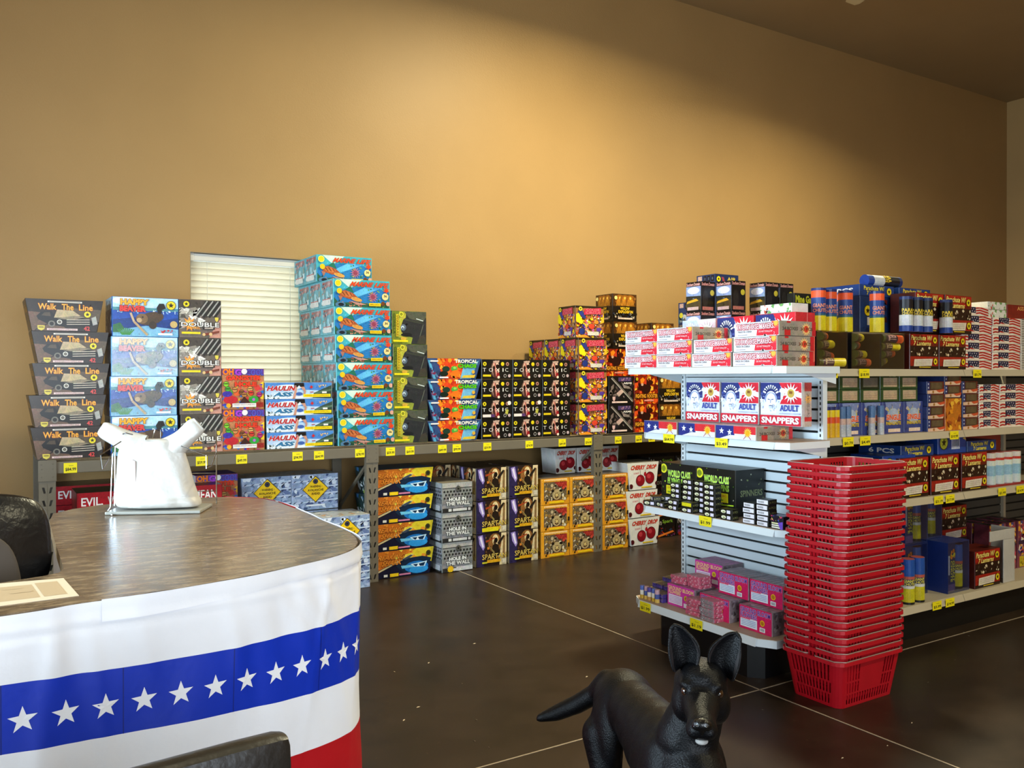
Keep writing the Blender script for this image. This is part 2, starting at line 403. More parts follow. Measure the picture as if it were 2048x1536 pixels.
def put(key, x, y, z, label, cat='box', group=None, rz=0, jit=.006, par=None):
    k = K[key]
    o = link(bpy.data.objects.new(k['name'], k['me'])); o.location = (x, y, z)
    o.rotation_euler = (0, 0, rz+random.uniform(-jit, jit))
    tag(o, label, cat, group)
    if k['let']:
        t = link(bpy.data.objects.new('title_lettering', k['let']), o)
        if k['nw'] > 1: t['kind'] = 'stuff'
    return o
NTH = ['', 'second', 'third', 'fourth', 'fifth', 'sixth', 'seventh', 'eighth']
ORD = 'first second third fourth fifth sixth seventh eighth ninth tenth eleventh twelfth thirteenth fourteenth fifteenth sixteenth seventeenth eighteenth nineteenth twentieth'.split() + ['twenty-' + w for w in 'first second third fourth fifth sixth seventh eighth'.split()]
def nth(i, n):
    if n == 1: return 'the only one'
    if i == 0: return 'bottom one'
    if i == n-1: return 'top one'
    return NTH[i] + ' from the bottom'
# ------------------------------------------------------------------ artwork of each kind of pack
def a_walk(A):
    A.poly([(0, 0), (.55, 0), (.3, .55), (0, .62)], '#6a4f3d'); A.rect(0, .6, 1, 1, '#2b2119'); A.poly([(.45, .45), (1, .3), (1, .7), (.5, .75)], '#5a4a3a')
    A.line(.12, .02, .3, .25, .006, '#2a1c14')
    A.poly([(.14, .46), (.2, .6), (.33, .62), (.4, .4), (.62, .5), (.84, .36), (.86, .2), (.5, .14), (.3, .2), (.16, .36)], '#0e0d0c')
    A.poly([(.36, .42), (.4, .68), (.6, .66), (.7, .5), (.55, .44)], '#c0a981'); A.poly([(.2, .48), (.24, .58), (.31, .59), (.32, .46)], '#4b3d2f')
    A.poly([(.4, .4), (.62, .5), (.76, .46), (.58, .36)], '#8c7d66')
    for i in range(3): A.line(.52, .22+i*.07, .82, .24+i*.07, .005, '#b6ab97')
    A.circ(.43, .29, .075, '#d8d3c6'); A.circ(.43, .29, .05, '#6b6458'); A.circ(.33, .23, .1, '#7a7266'); A.circ(.33, .23, .06, '#191613')
    A.rect(.28, .9, .72, .945, '#efe6d8'); A.line(.3, .922, .7, .922, .003, '#5a4a40')
    for t, a, b in (('Walk', .16, .39), ('The', .46, .61), ('Line', .68, .86)): A.text(t, a, .67, b, .86, '#f5b336', .015, '#a33c0c', .035, title=True)
    A.seal(.79, .55, .11); A.poly([(.15, .17), (.245, .17), (.24, .06), (.2, .0), (.155, .06)], '#d9c44c'); A.rect(.165, .1, .23, .13, '#6b5a20')
    A.rect(.27, .025, .66, .085, '#e7c8c4'); A.text('WARNING: SHOOTS FLAMING BALLS', .29, .032, .64, .078, '#7a4040', 0)
    A.text('42', .74, .03, .82, .17, '#d94a46', .03); A.poly([(.86, .2), (.92, .25), (.9, .5), (.84, .44)], '#a9a7a2')
kind('walk', 'firework_carton', .335, .30, .182, '#2a2019', a_walk, wt=.40, sidec='#2d2822', left=lambda A: (A.line(.05, .03, .95, .03, .006, '#88765f'), A.text('Walk The Line', .15, .6, .85, .85, '#b8843a', .01)))
def a_beav(A):
    A.rect(0, .72, 1, 1, '#bfe3f4'); A.ell(.2, .9, .2, .1, '#eef8fc'); A.rect(0, .62, 1, .74, '#4f8f9a'); A.rect(0, 0, 1, .66, '#1d4da8')
    A.poly([(0, .42), (.4, .5), (.7, .42), (1, .5), (1, .2), (0, .15)], '#15397f'); A.poly([(0, 0), (1, 0), (1, .2), (.5, .28), (.2, .2), (0, .3)], '#7db7d6')
    A.poly([(.0, .28), (.12, .35), (.18, .2), (.1, .1), (0, .1)], '#2f6b3f')
    for i in range(9): A.line(.2+(i-4)*.012, .04, .2+(i-4)*.03, .22-.01*abs(i-4), .006, '#3d8a3a')
    A.confetti(26, .02, .6, .98, .68, ['#dff1fa', '#8fc3de'], .03, 5)
    A.ell(.57, .47, .2, .16, '#4f3a26', 18, .25); A.ell(.44, .46, .09, .13, '#7a5c3a', 14); A.ell(.4, .42, .04, .06, '#c7a878'); A.circ(.45, .5, .02, '#120c08'); A.ell(.6, .3, .06, .1, '#3a2a1c')
    A.poly([(.68, .6), (.66, .75), (.7, .86), (.77, .86), (.8, .74), (.74, .7), (.73, .6)], '#1c1712'); A.line(.27, .6, .32, .38, .012, '#c9ad8a'); A.line(.32, .38, .52, .04, .013, '#b89a74')
    A.seal(.88, .82, .12); A.circ(.92, .33, .09, '#c9a96a')
    A.rect(.68, .05, .9, .1, '#f4f0ea'); A.confetti(14, .69, .12, .9, .17, ['#e2403c', '#c9302c'], .03, 3)
    A.text('HAPPY', .12, .8, .54, .95, '#f5b324', .05, '#7a3a10', .04, title=True); A.text('BEAVER', .11, .63, .5, .78, '#e2382f', .06, '#5a1512', .04, title=True)
def l_beav(A): A.rect(0, .7, 1, 1, '#9ec9dc'); A.rect(0, 0, 1, .68, '#274f8f'); A.confetti(30, .05, .1, .95, .95, ['#cfd8dd', '#7f8d96', '#35507a', '#e7e9ea'], .09, 2)
kind('beaver', 'firework_carton', .373, .30, .2355, '#2a5ea6', a_beav, left=l_beav, topc='#4d8cc0')
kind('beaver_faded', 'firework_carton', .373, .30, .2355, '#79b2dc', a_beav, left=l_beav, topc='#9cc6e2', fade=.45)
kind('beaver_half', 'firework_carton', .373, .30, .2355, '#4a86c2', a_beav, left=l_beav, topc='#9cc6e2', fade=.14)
def a_doub(A):
    A.rect(0, 0, 1, 1, '#6f6257'); A.poly([(0, .55), (.5, .4), (.9, .75), (1, 1), (0, 1)], '#4b423a'); A.confetti(60, .0, .3, .6, .75, ['#d8d2c8', '#b9b1a5', '#efeae2', '#8e857a'], .12, 4)
    A.poly([(.85, .3), (1, .55), (1, 0), (.7, 0)], '#c98f7c')
    for i in range(4):
        a = .42+i*.13; A.line(a, .56, a+.27, .98, .028, '#2b2825'); A.line(a-.012, .58, a+.25, .98, .008, '#a7a29a')
    A.star(.24, .36, .2, '#f0972f', 9, .5); A.star(.24, .36, .1, '#fbe08a', 9, .5)
    A.text('DOUBLE', .05, .29, .95, .41, '#efeae2', .015, '#241d18', .07, title=True); A.text('BARREL', .2, .23, .5, .29, '#f0a034', .02); A.rect(.55, .22, .84, .29, '#2d2622'); A.line(.6, .255, .8, .262, .008, '#b8ac9a')
    A.rect(.06, .1, .5, .155, '#f1d81c'); A.poly([(.56, .05), (.94, .14), (.95, .2), (.58, .12)], '#7d3a28'); A.circ(.58, .09, .04, '#d8b07a'); A.circ(.74, .1, .045, '#d8b07a')
    A.seal(.17, .88, .085); A.poly([(.84, .55), (.93, .55), (.92, .47), (.885, .43), (.85, .47)], '#d9c44c')
kind('double', 'firework_carton', .253, .29, .2356, '#5b5148', a_doub, topc='#6d6358')
def a_gang(A):
    A.rect(0, 0, 1, 1, '#bb7a4e'); A.rect(0, .85, 1, 1, '#5b3c9c')
    A.confetti(40, 0, .0, 1, .62, ['#e8622a', '#d63a34', '#58b43a', '#4a3aa8', '#f2c22c', '#8a4a2a', '#c23a8a', '#2b6fc2'], .09, 11)
    A.text('OH', .02, .84, .28, 1, '#f27a1c', .06, '#5a1c08', .03); A.text('G', .3, .83, .46, .99, '#a03ac2', .06, '#2c104a', .03); A.text('COOL', .58, .83, .99, .99, '#5a58c2', .02, '#1e1a58', .03)
    A.text('GANGSTER', .1, .71, .93, .83, '#e23c1c', .06, '#6a1408', .04, title=True); A.text('HOLE', .3, .56, .82, .68, '#e23c1c', .07, '#6a1408', .04, title=True)
    for u, v, c in ((.1, .62, '#7fc22c'), (.14, .5, '#43a52c'), (.3, .48, '#c8874a'), (.46, .42, '#8a5228'), (.52, .36, '#b8773c'), (.66, .5, '#d9a05a'), (.68, .4, '#d8392c'), (.88, .36, '#b52a78')):
        A.circ(u, v, .07, '#3a1f10'); A.circ(u, v, .06, c); A.rect(u-.05, v, u+.05, v+.018, '#1a1012')
    A.poly([(.4, .16), (.52, .32), (.66, .16)], '#3a1a14'); A.ell(.2, .24, .17, .1, '#c41f2c'); A.ell(.12, .38, .12, .07, '#3a2f98'); A.ell(.74, .24, .12, .09, '#2f9a38'); A.circ(.74, .24, .035, '#a85ac0')
    A.circ(.52, .93, .07, '#f0ece4'); A.rect(.24, .06, .8, .15, '#ece6e0'); A.text('WARNING: SHOOTS FLAMING BALLS', .26, .1, .78, .135, '#8a4a4a', 0); A.rect(.8, .05, .97, .17, '#9a241c'); A.circ(.15, .1, .055, '#f0a81c')
kind('gang', 'firework_carton', .267, .28, .26, '#a8563a', a_gang, left=lambda A: A.rect(0, 0, 1, 1, '#e4e0e4'), topc='#5b3c9c')
def a_haul(A):
    A.rect(0, 0, 1, 1, '#bcd3ea'); A.poly([(0, .7), (1, .45), (1, 1), (0, 1)], '#4a83c9'); A.ell(.35, .72, .2, .16, '#dfeaf5'); A.poly([(.7, .05), (.72, .35), (.86, .62), (1, .85), (1, 0)], '#33463a'); A.poly([(.72, .35), (.82, .48), (1, .6), (1, .5), (.76, .28)], '#54705a')
    A.poly([(0, 0), (.7, 0), (.6, .2), (.2, .14), (0, .3)], '#e9eef2'); A.confetti(24, 0, .0, .45, .3, ['#3a4a44', '#8fa0a4', '#ffffff'], .09, 8)
    A.poly([(.43, .98), (.57, .98), (.575, .74), (.52, .72), (.5, .84), (.47, .7), (.42, .74)], '#19130f'); A.poly([(.42, .75), (.47, .72), (.46, .4), (.44, 0), (.4, 0), (.43, .4)], '#c98f7a'); A.poly([(.52, .73), (.575, .75), (.6, .45), (.58, .2), (.56, .2), (.57, .45)], '#c98f7a')
    A.text('HAULIN', .04, .5, .44, .8, '#b8232a', .05, '#f0e4e2', .03, slant=.12, title=True); A.text('ASS', .13, .14, .4, .42, '#2f6f98', .06, '#f4f8fa', .05, slant=.15, title=True)
    A.star(.68, .72, .12, '#c92a2c', 4, .6); A.rect(.66, .38, .71, .43, '#b03438'); A.ell(.5, .3, .05, .11, '#3c5ea8'); A.confetti(10, .77, .72, .9, .84, ['#d8a24a', '#e8c27a'], .06, 3)
    A.rect(.56, .1, .97, .28, '#f5da10'); A.text('WARNING: SHOOTS FLAMING BALLS', .58, .15, .95, .24, '#a8561c', .0); A.rect(.84, .33, .91, .44, '#e2e0d8')
kind('haul', 'firework_carton', .456, .33, .1075, '#a9c0d6', a_haul, topc='#7f99b5', sidec='#39463f')
def a_mar(A):
    A.rect(0, 0, 1, 1, '#3fa6b4'); A.poly([(.1, 1), (.5, 1), (.3, .66)], '#cfe8d2'); A.poly([(0, .5), (.3, .7), (.7, .75), (1, .6), (1, .2), (0, .1)], '#2274b0'); A.poly([(.34, .5), (.55, .74), (.86, .74), (.6, .52), (.4, .36)], '#5fb4e2'); A.poly([(.2, .62), (.3, .75), (.36, .5)], '#1f6f54')
    A.poly([(0, 0), (1, 0), (1, .22), (.7, .12), (.4, .2), (.1, .12), (0, .35)], '#2c5c40'); A.confetti(34, .6, .0, 1, .7, ['#4f9a4a', '#2a6a3c', '#d7c33a', '#7ab04a'], .05, 2); A.confetti(20, .0, .0, .6, .2, ['#8a4a3a', '#20402e', '#c98a6a'], .06, 6)
    A.poly([(.08, .52), (.2, .6), (.34, .5), (.42, .36), (.28, .28), (.12, .38)], '#a6502c'); A.ell(.23, .46, .11, .1, '#c06a38', 12, -.2)
    for i in range(3): A.line(.14+i*.07, .56-.02*i, .2+i*.06, .4, .005, '#6a2c18')
    A.ell(.4, .28, .1, .075, '#d89a4c', 12, -.2); A.circ(.46, .33, .02, '#2a1408'); A.poly([(.28, .22), (.5, .14), (.58, .1), (.4, .08)], '#c08a7c'); A.poly([(.08, .4), (.16, .36), (.12, .2)], '#a06a58')
    A.star(.69, .4, .22, '#c07088', 12, .45); A.star(.69, .4, .14, '#8a3a52', 10, .5); A.ell(.12, .07, .09, .1, '#4f7898'); A.ell(.13, .07, .05, .06, '#17202c')
    A.circ(.08, .84, .125, '#f0e87a'); A.circ(.08, .84, .1, '#e5cb1a'); A.circ(.1, .56, .1, '#e8c41c'); A.rect(.62, .06, .83, .17, '#f0c81c'); A.text('WARNING: FLAMING BALLS', .63, .09, .82, .14, '#8a4a10', 0)
    A.circ(.91, .42, .13, '#e6cf8a'); A.text('36', .885, .4, .94, .49, '#2a1a10', .03); A.circ(.87, .16, .08, '#6a3a1c'); A.circ(.96, .16, .08, '#d8a08a'); A.star(.93, .66, .13, '#e5421c', 6, .5)
    A.text('MARINE', .3, .75, .68, .92, '#e4441c', .03, '#7a1a10', .02, slant=.1, title=True); A.text('LIFE', .73, .75, .96, .92, '#e4441c', .03, '#7a1a10', .02, slant=.08, title=True)
def l_mar(A):
    A.rect(0, 0, 1, 1, '#5aa5b4'); A.confetti(60, .06, .1, .94, .9, ['#8ec4cc', '#3c7f94', '#c9dde0', '#6a8a88', '#b08078', '#2f6a7c'], .13, 3); A.text('MARINE', .15, .83, .9, .94, '#c4584a', .02); A.text('LIFE', .3, .72, .8, .82, '#c4584a', .02)
    A.rect(.14, .08, .8, .27, '#d9d9d4'); A.rect(.14, .28, .8, .31, '#c06058'); A.rect(0, 0, .03, 1, '#4ab0c0'); A.rect(.97, 0, 1, 1, '#4ab0c0')
kind('marine', 'firework_carton', .411, .24, .188, '#4fb4bc', a_mar, left=l_mar, topc='#79c0be')
def a_gor(A):
    A.rect(0, 0, 1, 1, '#8a9436'); A.poly([(0, 0), (.3, 0), (.24, 1), (0, 1)], '#6f7a28'); A.poly([(.2, .2), (.46, .15), (.4, .95), (.22, 1)], '#b3ab3c'); A.confetti(10, .22, .2, .4, .9, ['#b8b03a', '#8d9a4a', '#d7c94c'], .05, 5)
    A.poly([(.42, 1), (.6, .98), (.95, 1), (1, .7), (.98, 0), (.55, 0), (.6, .2), (.4, .26), (.28, .36), (.25, .5), (.33, .74), (.4, .8)], '#2b2c2e'); A.poly([(.36, .98), (.5, .78), (.9, .68), (1, .9), (1, 1)], '#4f5143'); A.poly([(.36, .78), (.9, .66), (.96, .6), (.36, .72)], '#3a3c34'); A.line(.7, .78, .9, .72, .006, '#cfd3d2')
    A.ell(.33, .5, .08, .1, '#5a6a78'); A.ell(.31, .5, .045, .05, '#b9cbd6'); A.ell(.31, .48, .025, .02, '#1a1c20'); A.ell(.42, .6, .03, .03, '#0c0c0d'); A.ell(.42, .28, .16, .06, '#1b1c1e'); A.line(.75, .05, .9, .6, .006, '#5d6058'); A.poly([(.7, 0), (.98, 0), (.95, .3), (.8, .25)], '#3e3a30')
    A.rect(.12, .22, .2, .9, '#c9b22a'); A.text('GORILLA', .035, .3, .1, .92, '#33401a', .01, vert=True); A.text('WARFARE', .13, .24, .19, .88, '#8a6a14', .01, vert=True, title=True); A.circ(.27, .9, .075, '#e6dc3c'); A.circ(.27, .9, .05, '#8a8a20'); A.ell(.33, .16, .08, .05, '#cfa23a'); A.rect(.04, .06, .46, .12, '#e5cf1c')
kind('gorilla', 'firework_carton', .271, .30, .232, '#5d6630', a_gor, topc='#7d8448', sidec='#2c2e22')
def a_trop(A):
    A.rect(0, 0, 1, 1, '#314a78'); A.poly([(.55, 0), (.8, 0), (.95, .9), (.6, .5)], '#6fb0d0'); A.poly([(.02, .9), (.06, .9), (.16, 0), (.12, 0)], '#5aa8cc'); A.confetti(20, .02, .1, .25, .8, ['#2a3c62', '#5a86b0', '#7a2a4a'], .14, 4)
    A.poly([(.2, 1), (.55, 1), (.66, .6), (.6, .0), (.3, 0), (.24, .4)], '#d9451c'); A.confetti(40, .22, .05, .6, .98, ['#f08a1c', '#e0361c', '#f5b63a', '#b8281c', '#ee6a20'], .14, 9)
    A.ell(.34, .48, .07, .14, '#1f3a2c'); A.ell(.49, .5, .06, .13, '#4fa03c'); A.ell(.5, .54, .03, .06, '#8fce5c'); A.ell(.3, .25, .08, .13, '#15241c'); A.poly([(.4, .2), (.6, .05), (.56, .45), (.46, .4)], '#e8731c')
    A.rect(.06, .83, .2, .9, '#ece4e0'); A.text('TROPICAL', .5, .78, .92, .95, '#f5efe0', .03, '#7a6a5a', .02, title=True); A.text('CHAOS', .56, .54, .9, .74, '#56b81c', .06, '#1c4a10', .05, title=True); A.circ(.84, .34, .09, '#d8a83a'); A.poly([(.62, .05), (.86, .05), (.88, .2), (.66, .17)], '#d9b83a'); A.rect(.22, .04, .38, .11, '#f0ece6')
kind('tropical', 'firework_carton', .358, .30, .15, '#2a3656', a_trop, wt=.45, topc='#e0d6cc', sidec='#2c3550')
def a_tox(A):
    A.ell(.43, .5, .13, .42, '#6a4a40', 18, 0); A.ell(.46, .52, .115, .43, '#d9b49c', 16); A.poly([(.42, .95), (.36, .4), (.4, .1), (.5, .04), (.53, .3), (.5, .6)], '#4a2a26'); A.poly([(.38, .9), (.42, .9), (.52, .2), (.47, .15)], '#d98a7a'); A.ell(.52, .62, .06, .13, '#160808'); A.ell(.4, .58, .04, .1, '#1c0d0b'); A.ell(.53, .2, .05, .14, '#8a1c20'); A.ell(.55, .1, .04, .07, '#e8d3bd'); A.poly([(.36, .92), (.58, .95), (.56, .84), (.4, .82)], '#b89a8a')
    A.seal(.1, .77, .115); A.circ(.68, .77, .1, '#d9c01c'); A.circ(.84, .77, .095, '#b88a78'); A.circ(.84, .77, .06, '#6a4038'); A.rect(.04, .13, .3, .23, '#e0c21c'); A.circ(.76, .17, .085, '#c9beb8'); A.circ(.76, .17, .065, '#141010'); A.circ(.9, .17, .085, '#c2a8a8')
    for t, a, b in (('T', .03, .14), ('O', .23, .36), ('X', .45, .58), ('I', .675, .705), ('C', .76, .86)): A.text(t, a, .38, b, .56, '#e9e6df', -.012, title=True)
kind('toxic', 'firework_carton', .269, .28, .149, '#15120f', a_tox, topc='#1d1915')
def a_tox2(A):
    a_tox(A); A.circ(.9, .8, .11, '#dedad4'); A.rect(.04, .1, .32, .24, '#e6dad2'); A.rect(.3, .1, .42, .24, '#5a3a6a'); A.poly([(.76, .3), (.8, .5), (.88, .45), (.84, .2)], '#b8b04a')
kind('toxic_pale', 'firework_carton', .269, .28, .149, '#15120f', a_tox2, topc='#1d1915')
def a_col(A):
    A.rect(0, 0, 1, 1, '#a06a3c'); A.rect(0, .93, 1, 1, '#2a2012'); A.confetti(230, 0, .02, 1, .78, ['#e8622a', '#f2a03a', '#e6d2c0', '#7a4ab0', '#2c3a8a', '#f5d21c', '#d8342c', '#ffffff', '#8a5a3a', '#c25a9a', '#f5b040', '#2a1c12', '#e8c8a8', '#3a2a4a', '#b8341c', '#4a2a1a'], .055, 21)
    A.poly([(0, .72), (.1, .78), (.26, .5), (.2, .42), (.02, .5)], '#f5dc1c'); A.poly([(.06, .8), (.2, .9), (.36, .62), (.28, .6)], '#2c3a84'); A.ell(.22, .2, .1, .1, '#24347c'); A.poly([(.85, .45), (.98, .8), (1, .5)], '#f0b02c'); A.ell(.55, .36, .1, .08, '#e0442c'); A.ell(.72, .5, .08, .06, '#f08a2c'); A.ell(.8, .27, .09, .06, '#5a3a9a')
    A.poly([(.28, .72), (.88, .76), (.88, .95), (.3, .9)], '#c8304a'); A.text('COLOR', .36, .84, .84, .92, '#f06a7a', .03, '#7a1020', .03, title=True); A.text('CIRCUS', .34, .745, .86, .83, '#f06a7a', .03, '#7a1020', .03, title=True)
    A.seal(.16, .9, .075, '#e6d834'); A.rect(.4, .08, .8, .2, '#d6cfc2'); A.poly([(.0, 0), (.5, 0), (.3, .1), (.1, .06)], '#f2982c')
kind('color', 'firework_carton', .289, .235, .2595, '#4a3a24', a_col, left=a_col, topc='#3a2a1a')
def a_wil(A):
    A.rect(0, .55, 1, 1, '#4a2c10')
    for u in (.3, .5, .72):
        A.ell(u, .78, .2, .2, '#8a5216', 18); A.ell(u, .82, .1, .11, '#a8641a', 16); A.ell(u, .85, .045, .05, '#f2b84a', 12)
        for i in range(7): A.line(u+(i-3)*.03, .8, u+(i-3)*.05, .56, .004, '#d8922c')
    A.circ(.12, .85, .07, '#e6cf7a'); A.circ(.9, .84, .065, '#5a3a1c'); A.circ(.9, .84, .05, '#8a5a2a')
    A.text('WILLOW', .3, .42, .68, .52, '#f0c02c', .03, '#6a4a08', .02, title=True); A.text('EXPLOSION', .22, .29, .82, .4, '#f0c02c', .03, '#6a4a08', .02, title=True)
    A.confetti(26, .0, .1, 1, .28, ['#6a6a70', '#b8a890', '#2a3046', '#e0c9a0', '#1c1814'], .06, 3); A.rect(.2, .07, .8, .13, '#d8c2b4')
kind('willow', 'firework_carton', .268, .235, .2345, '#1b130c', a_wil, left=a_wil, topc='#241a10')
def a_roo(A):
    A.rect(0, 0, 1, 1, '#8a2008'); A.confetti(70, 0, 0, 1, 1, ['#f08a1c', '#c8300c', '#2a0a06', '#f5b63a', '#5a1006', '#e0501c'], .12, 7); A.poly([(.3, .5), (.5, .95), (.7, .6), (.62, .4), (.4, .38)], '#2a0e0a'); A.poly([(.35, .75), (.5, .98), (.5, .7)], '#c2361c'); A.ell(.66, .78, .12, .08, '#3a0c08'); A.circ(.32, .7, .05, '#d8b09a')
    A.rect(.0, .2, 1, .38, '#3a1206'); A.text('FIGHTING', .04, .22, .48, .36, '#f0a02c', .03, '#2a0a04', .03, title=True); A.text('ROOSTER', .53, .22, .97, .36, '#f0a02c', .03, '#2a0a04', .03, title=True); A.rect(.4, .1, .8, .16, '#e08a7a'); A.seal(.1, .9, .06)
kind('rooster', 'firework_carton', .262, .235, .2345, '#5a1608', a_roo, left=a_roo, topc='#3c1208')
def a_arm(A):
    A.rect(0, 0, 1, 1, '#171313'); A.confetti(30, .05, .2, .95, .7, ['#3a3030', '#7a6a64', '#252028', '#5a4a46'], .1, 3); A.line(.12, .95, .98, .12, .016, '#6a625c'); A.line(.1, .93, .95, .1, .006, '#b8aea6'); A.poly([(.3, .4), (.5, .55), (.6, .45), (.4, .28)], '#c9a8a0'); A.poly([(.5, .8), (.62, .7), (.84, .62), (.86, .55), (.6, .58)], '#8a7c76')
    A.rect(.38, .82, .9, .96, '#4a3a6a'); A.confetti(16, .42, .85, .86, .93, ['#c98a9a', '#8a6a8a'], .04, 3); A.text('ARMS', .58, .72, .92, .79, '#e9e2dc', .03, title=True); A.poly([(.14, .28), (.26, .28), (.25, .18), (.2, .12), (.15, .18)], '#d8b0aa'); A.rect(.12, .06, .74, .12, '#e6c8c0')
kind('arms', 'firework_carton', .261, .235, .2345, '#14100f', a_arm, topc='#1d1715')
def a_air(A):
    A.rect(0, 0, 1, 1, '#1d2a52'); A.confetti(30, 0, 0, 1, .6, ['#2c4c86', '#14182c', '#5a6a9a', '#3c6a7a'], .13, 3); A.seal(.14, .82, .11); A.poly([(.25, .9), (.35, .9), (.5, .5), (.4, .5)], '#8a3a4a'); A.text('AIR', .5, .76, .88, .9, '#c8b04a', .02, title=True); A.text('STRIKE', .24, .6, .95, .74, '#c8b04a', .02, title=True)
def l_air(A):
    A.rect(0, 0, 1, 1, '#243a6a'); A.rect(.08, .8, .3, .96, '#c9a8a4')
    for i in range(3): A.rect(.38+i*.2, .74, .54+i*.2, .96, '#0e1220'); A.rect(.43+i*.2, .8, .49+i*.2, .9, '#4a5a7a')
    A.poly([(0, .2), (.4, .3), (1, .2), (1, .55), (.6, .45), (0, .5)], '#3d6a8a'); A.confetti(24, .1, .2, .95, .6, ['#12141c', '#8a98a4', '#c2c8cc', '#2c3442'], .09, 6); A.circ(.18, .52, .1, '#d8d040'); A.rect(.05, .06, .95, .16, '#1c1f2c'); A.text('WWWWWW', .08, .08, .92, .15, '#b8b4b0', .01)
kind('air', 'firework_carton', .292, .235, .246, '#18213c', a_air, left=l_air, topc='#1c2138')
def a_ava(A):
    A.rect(0, 0, 1, 1, '#8e9fbd'); A.confetti(60, 0, 0, 1, 1, ['#c9d3e2', '#5f7298', '#3f5078', '#dfe6ee', '#a9b8d0'], .1, 4)
    for i in range(4):
        v = .18+i*.2; A.poly([(0, v), (1, v+.06), (1, v+.1), (0, v+.04)], '#c2cedf')
        for k in range(7): A.poly([(.02+k*.15, v+.01), (.06+k*.15, v+.015), (.1+k*.15, v+.055), (.06+k*.15, v+.05)], '#333f5c')
    A.poly([(.5, .96), (.78, .58), (.5, .2), (.22, .58)], '#4a3a10'); A.poly([(.5, .935), (.765, .58), (.5, .225), (.235, .58)], '#f0c21c'); A.seal(.5, .8, .075, '#3a3a4a', '#15151c')
    A.text('WARNING', .385, .62, .615, .69, '#2a2010', .02, title=True); A.text('AVALANCHE', .33, .52, .67, .59, '#2a2010', .02, title=True); A.text('AHEAD', .41, .42, .59, .49, '#2a2010', .02, title=True); A.rect(.3, .1, .7, .15, '#dfe4ea')
kind('avalanche', 'firework_carton', .332, .30, .243, '#9fb0cc', a_ava, topc='#a9aeb2', top=lambda A: A.confetti(40, 0, 0, 1, 1, ['#d8d4cc', '#8a8478', '#c2882c', '#e6e2da'], .07, 2))
def a_sha(A):
    A.rect(0, 0, 1, 1, '#14142c'); A.poly([(0, .25), (.55, .72), (1, 1), (0, 1)], '#c26a1c'); A.poly([(.45, .7), (.7, 1), (1, 1), (1, .4), (.8, .55)], '#d9c22c'); A.confetti(18, .1, .6, .9, 1, ['#e08a2c', '#e8d04a', '#a8501c'], .12, 5); A.poly([(0, .22), (.62, .8), (.66, .78), (.05, .2)], '#c9b88a')
    A.poly([(.36, .4), (.55, .66), (.8, .68), (.95, .58), (.9, .2), (.7, 0), (.5, .12)], '#12253c'); A.ell(.7, .3, .2, .22, '#1f6fb4', 14); A.ell(.74, .2, .16, .15, '#2c90d0'); A.poly([(.44, .4), (.62, .38), (.66, .3), (.46, .28)], '#6ab8d8'); A.poly([(.6, .42), (.66, .3), (.84, .28), (.88, .48), (.72, .44)], '#bfe0ec'); A.poly([(.64, .4), (.68, .32), (.82, .3), (.85, .44), (.74, .4)], '#0f2c4a'); A.poly([(.7, .3), (.73, .42), (.76, .3)], '#e6f0f2'); A.poly([(.45, .62), (.6, .78), (.64, .74), (.52, .6)], '#3a4450')
    A.text('FREAKING', .03, .68, .5, .86, '#e0882c', .02, '#4a2008', .03, slant=.1, title=True); A.text('SHARK', .14, .46, .46, .66, '#e0882c', .02, '#4a2008', .03, slant=.1, title=True); A.seal(.9, .78, .1, '#3a3820', '#16140c'); A.rect(.26, .03, .4, .15, '#ecc41c'); A.rect(.41, .05, .6, .11, '#c97a98'); A.rect(.16, .05, .22, .14, '#dcdad4')
kind('shark', 'firework_carton', .40, .34, .19, '#20243c', a_sha, wt=.47, topc='#31506a', sidec='#2a3c3a', left=lambda A: A.confetti(26, .05, .05, .95, .95, ['#c9d4d0', '#24402c', '#8aa23a', '#3a6a9a', '#e2e8ea'], .14, 4))
def a_hol(A):
    A.rect(0, 0, 1, 1, '#8d8c88'); A.rect(0, .82, 1, 1, '#a9a7a0'); A.rect(0, .8, 1, .825, '#3a3936')
    for i in range(3):
        for j in range(9): A.circ(.08+j*.105+(i % 2)*.05, .7-i*.11, .04, '#2b2a29', 10)
    A.seal(.52, .78, .1, '#5a5850', '#201f1c'); A.rect(0, .3, 1, .4, '#7a7975'); A.text('HOLE IN', .22, .38, .78, .5, '#e9e8e4', .05, '#1c1b1a', .05, title=True); A.text('THE WALL', .12, .23, .9, .36, '#d6d4ce', .05, '#1c1b1a', .05, title=True)
    A.rect(0, .0, 1, .14, '#2c2b29'); A.rect(.34, .03, .8, .12, '#c9c8c4'); A.rect(.2, .03, .3, .12, '#d8d6d0'); A.rect(.84, .03, .92, .12, '#c2c0ba')
def a_hol2(A): a_hol(A); A.star(.26, .1, .13, '#e8b81c', 12, .75); A.rect(.45, .02, .98, .16, '#c4c4c2')
def l_hol(A):
    A.rect(0, 0, 1, 1, '#8b8d92'); A.rect(0, .82, 1, 1, '#a6a8ac'); A.rect(0, .8, 1, .825, '#3a3a3c')
    for i in range(3):
        for j in range(8): A.circ(.1+j*.115+(i % 2)*.05, .7-i*.12, .042, '#2e2e32', 10)
    A.rect(0, .3, 1, .45, '#6f7176'); A.rect(.0, .0, 1, .08, '#2c2b29'); A.rect(.5, .06, .92, .24, '#c0c0c4')
kind('hole', 'firework_carton', .253, .27, .2152, '#6f6e6a', a_hol, left=l_hol, topc='#7a7365')
kind('hole_star', 'firework_carton', .253, .27, .2152, '#6f6e6a', a_hol2, left=l_hol, topc='#7a7365')
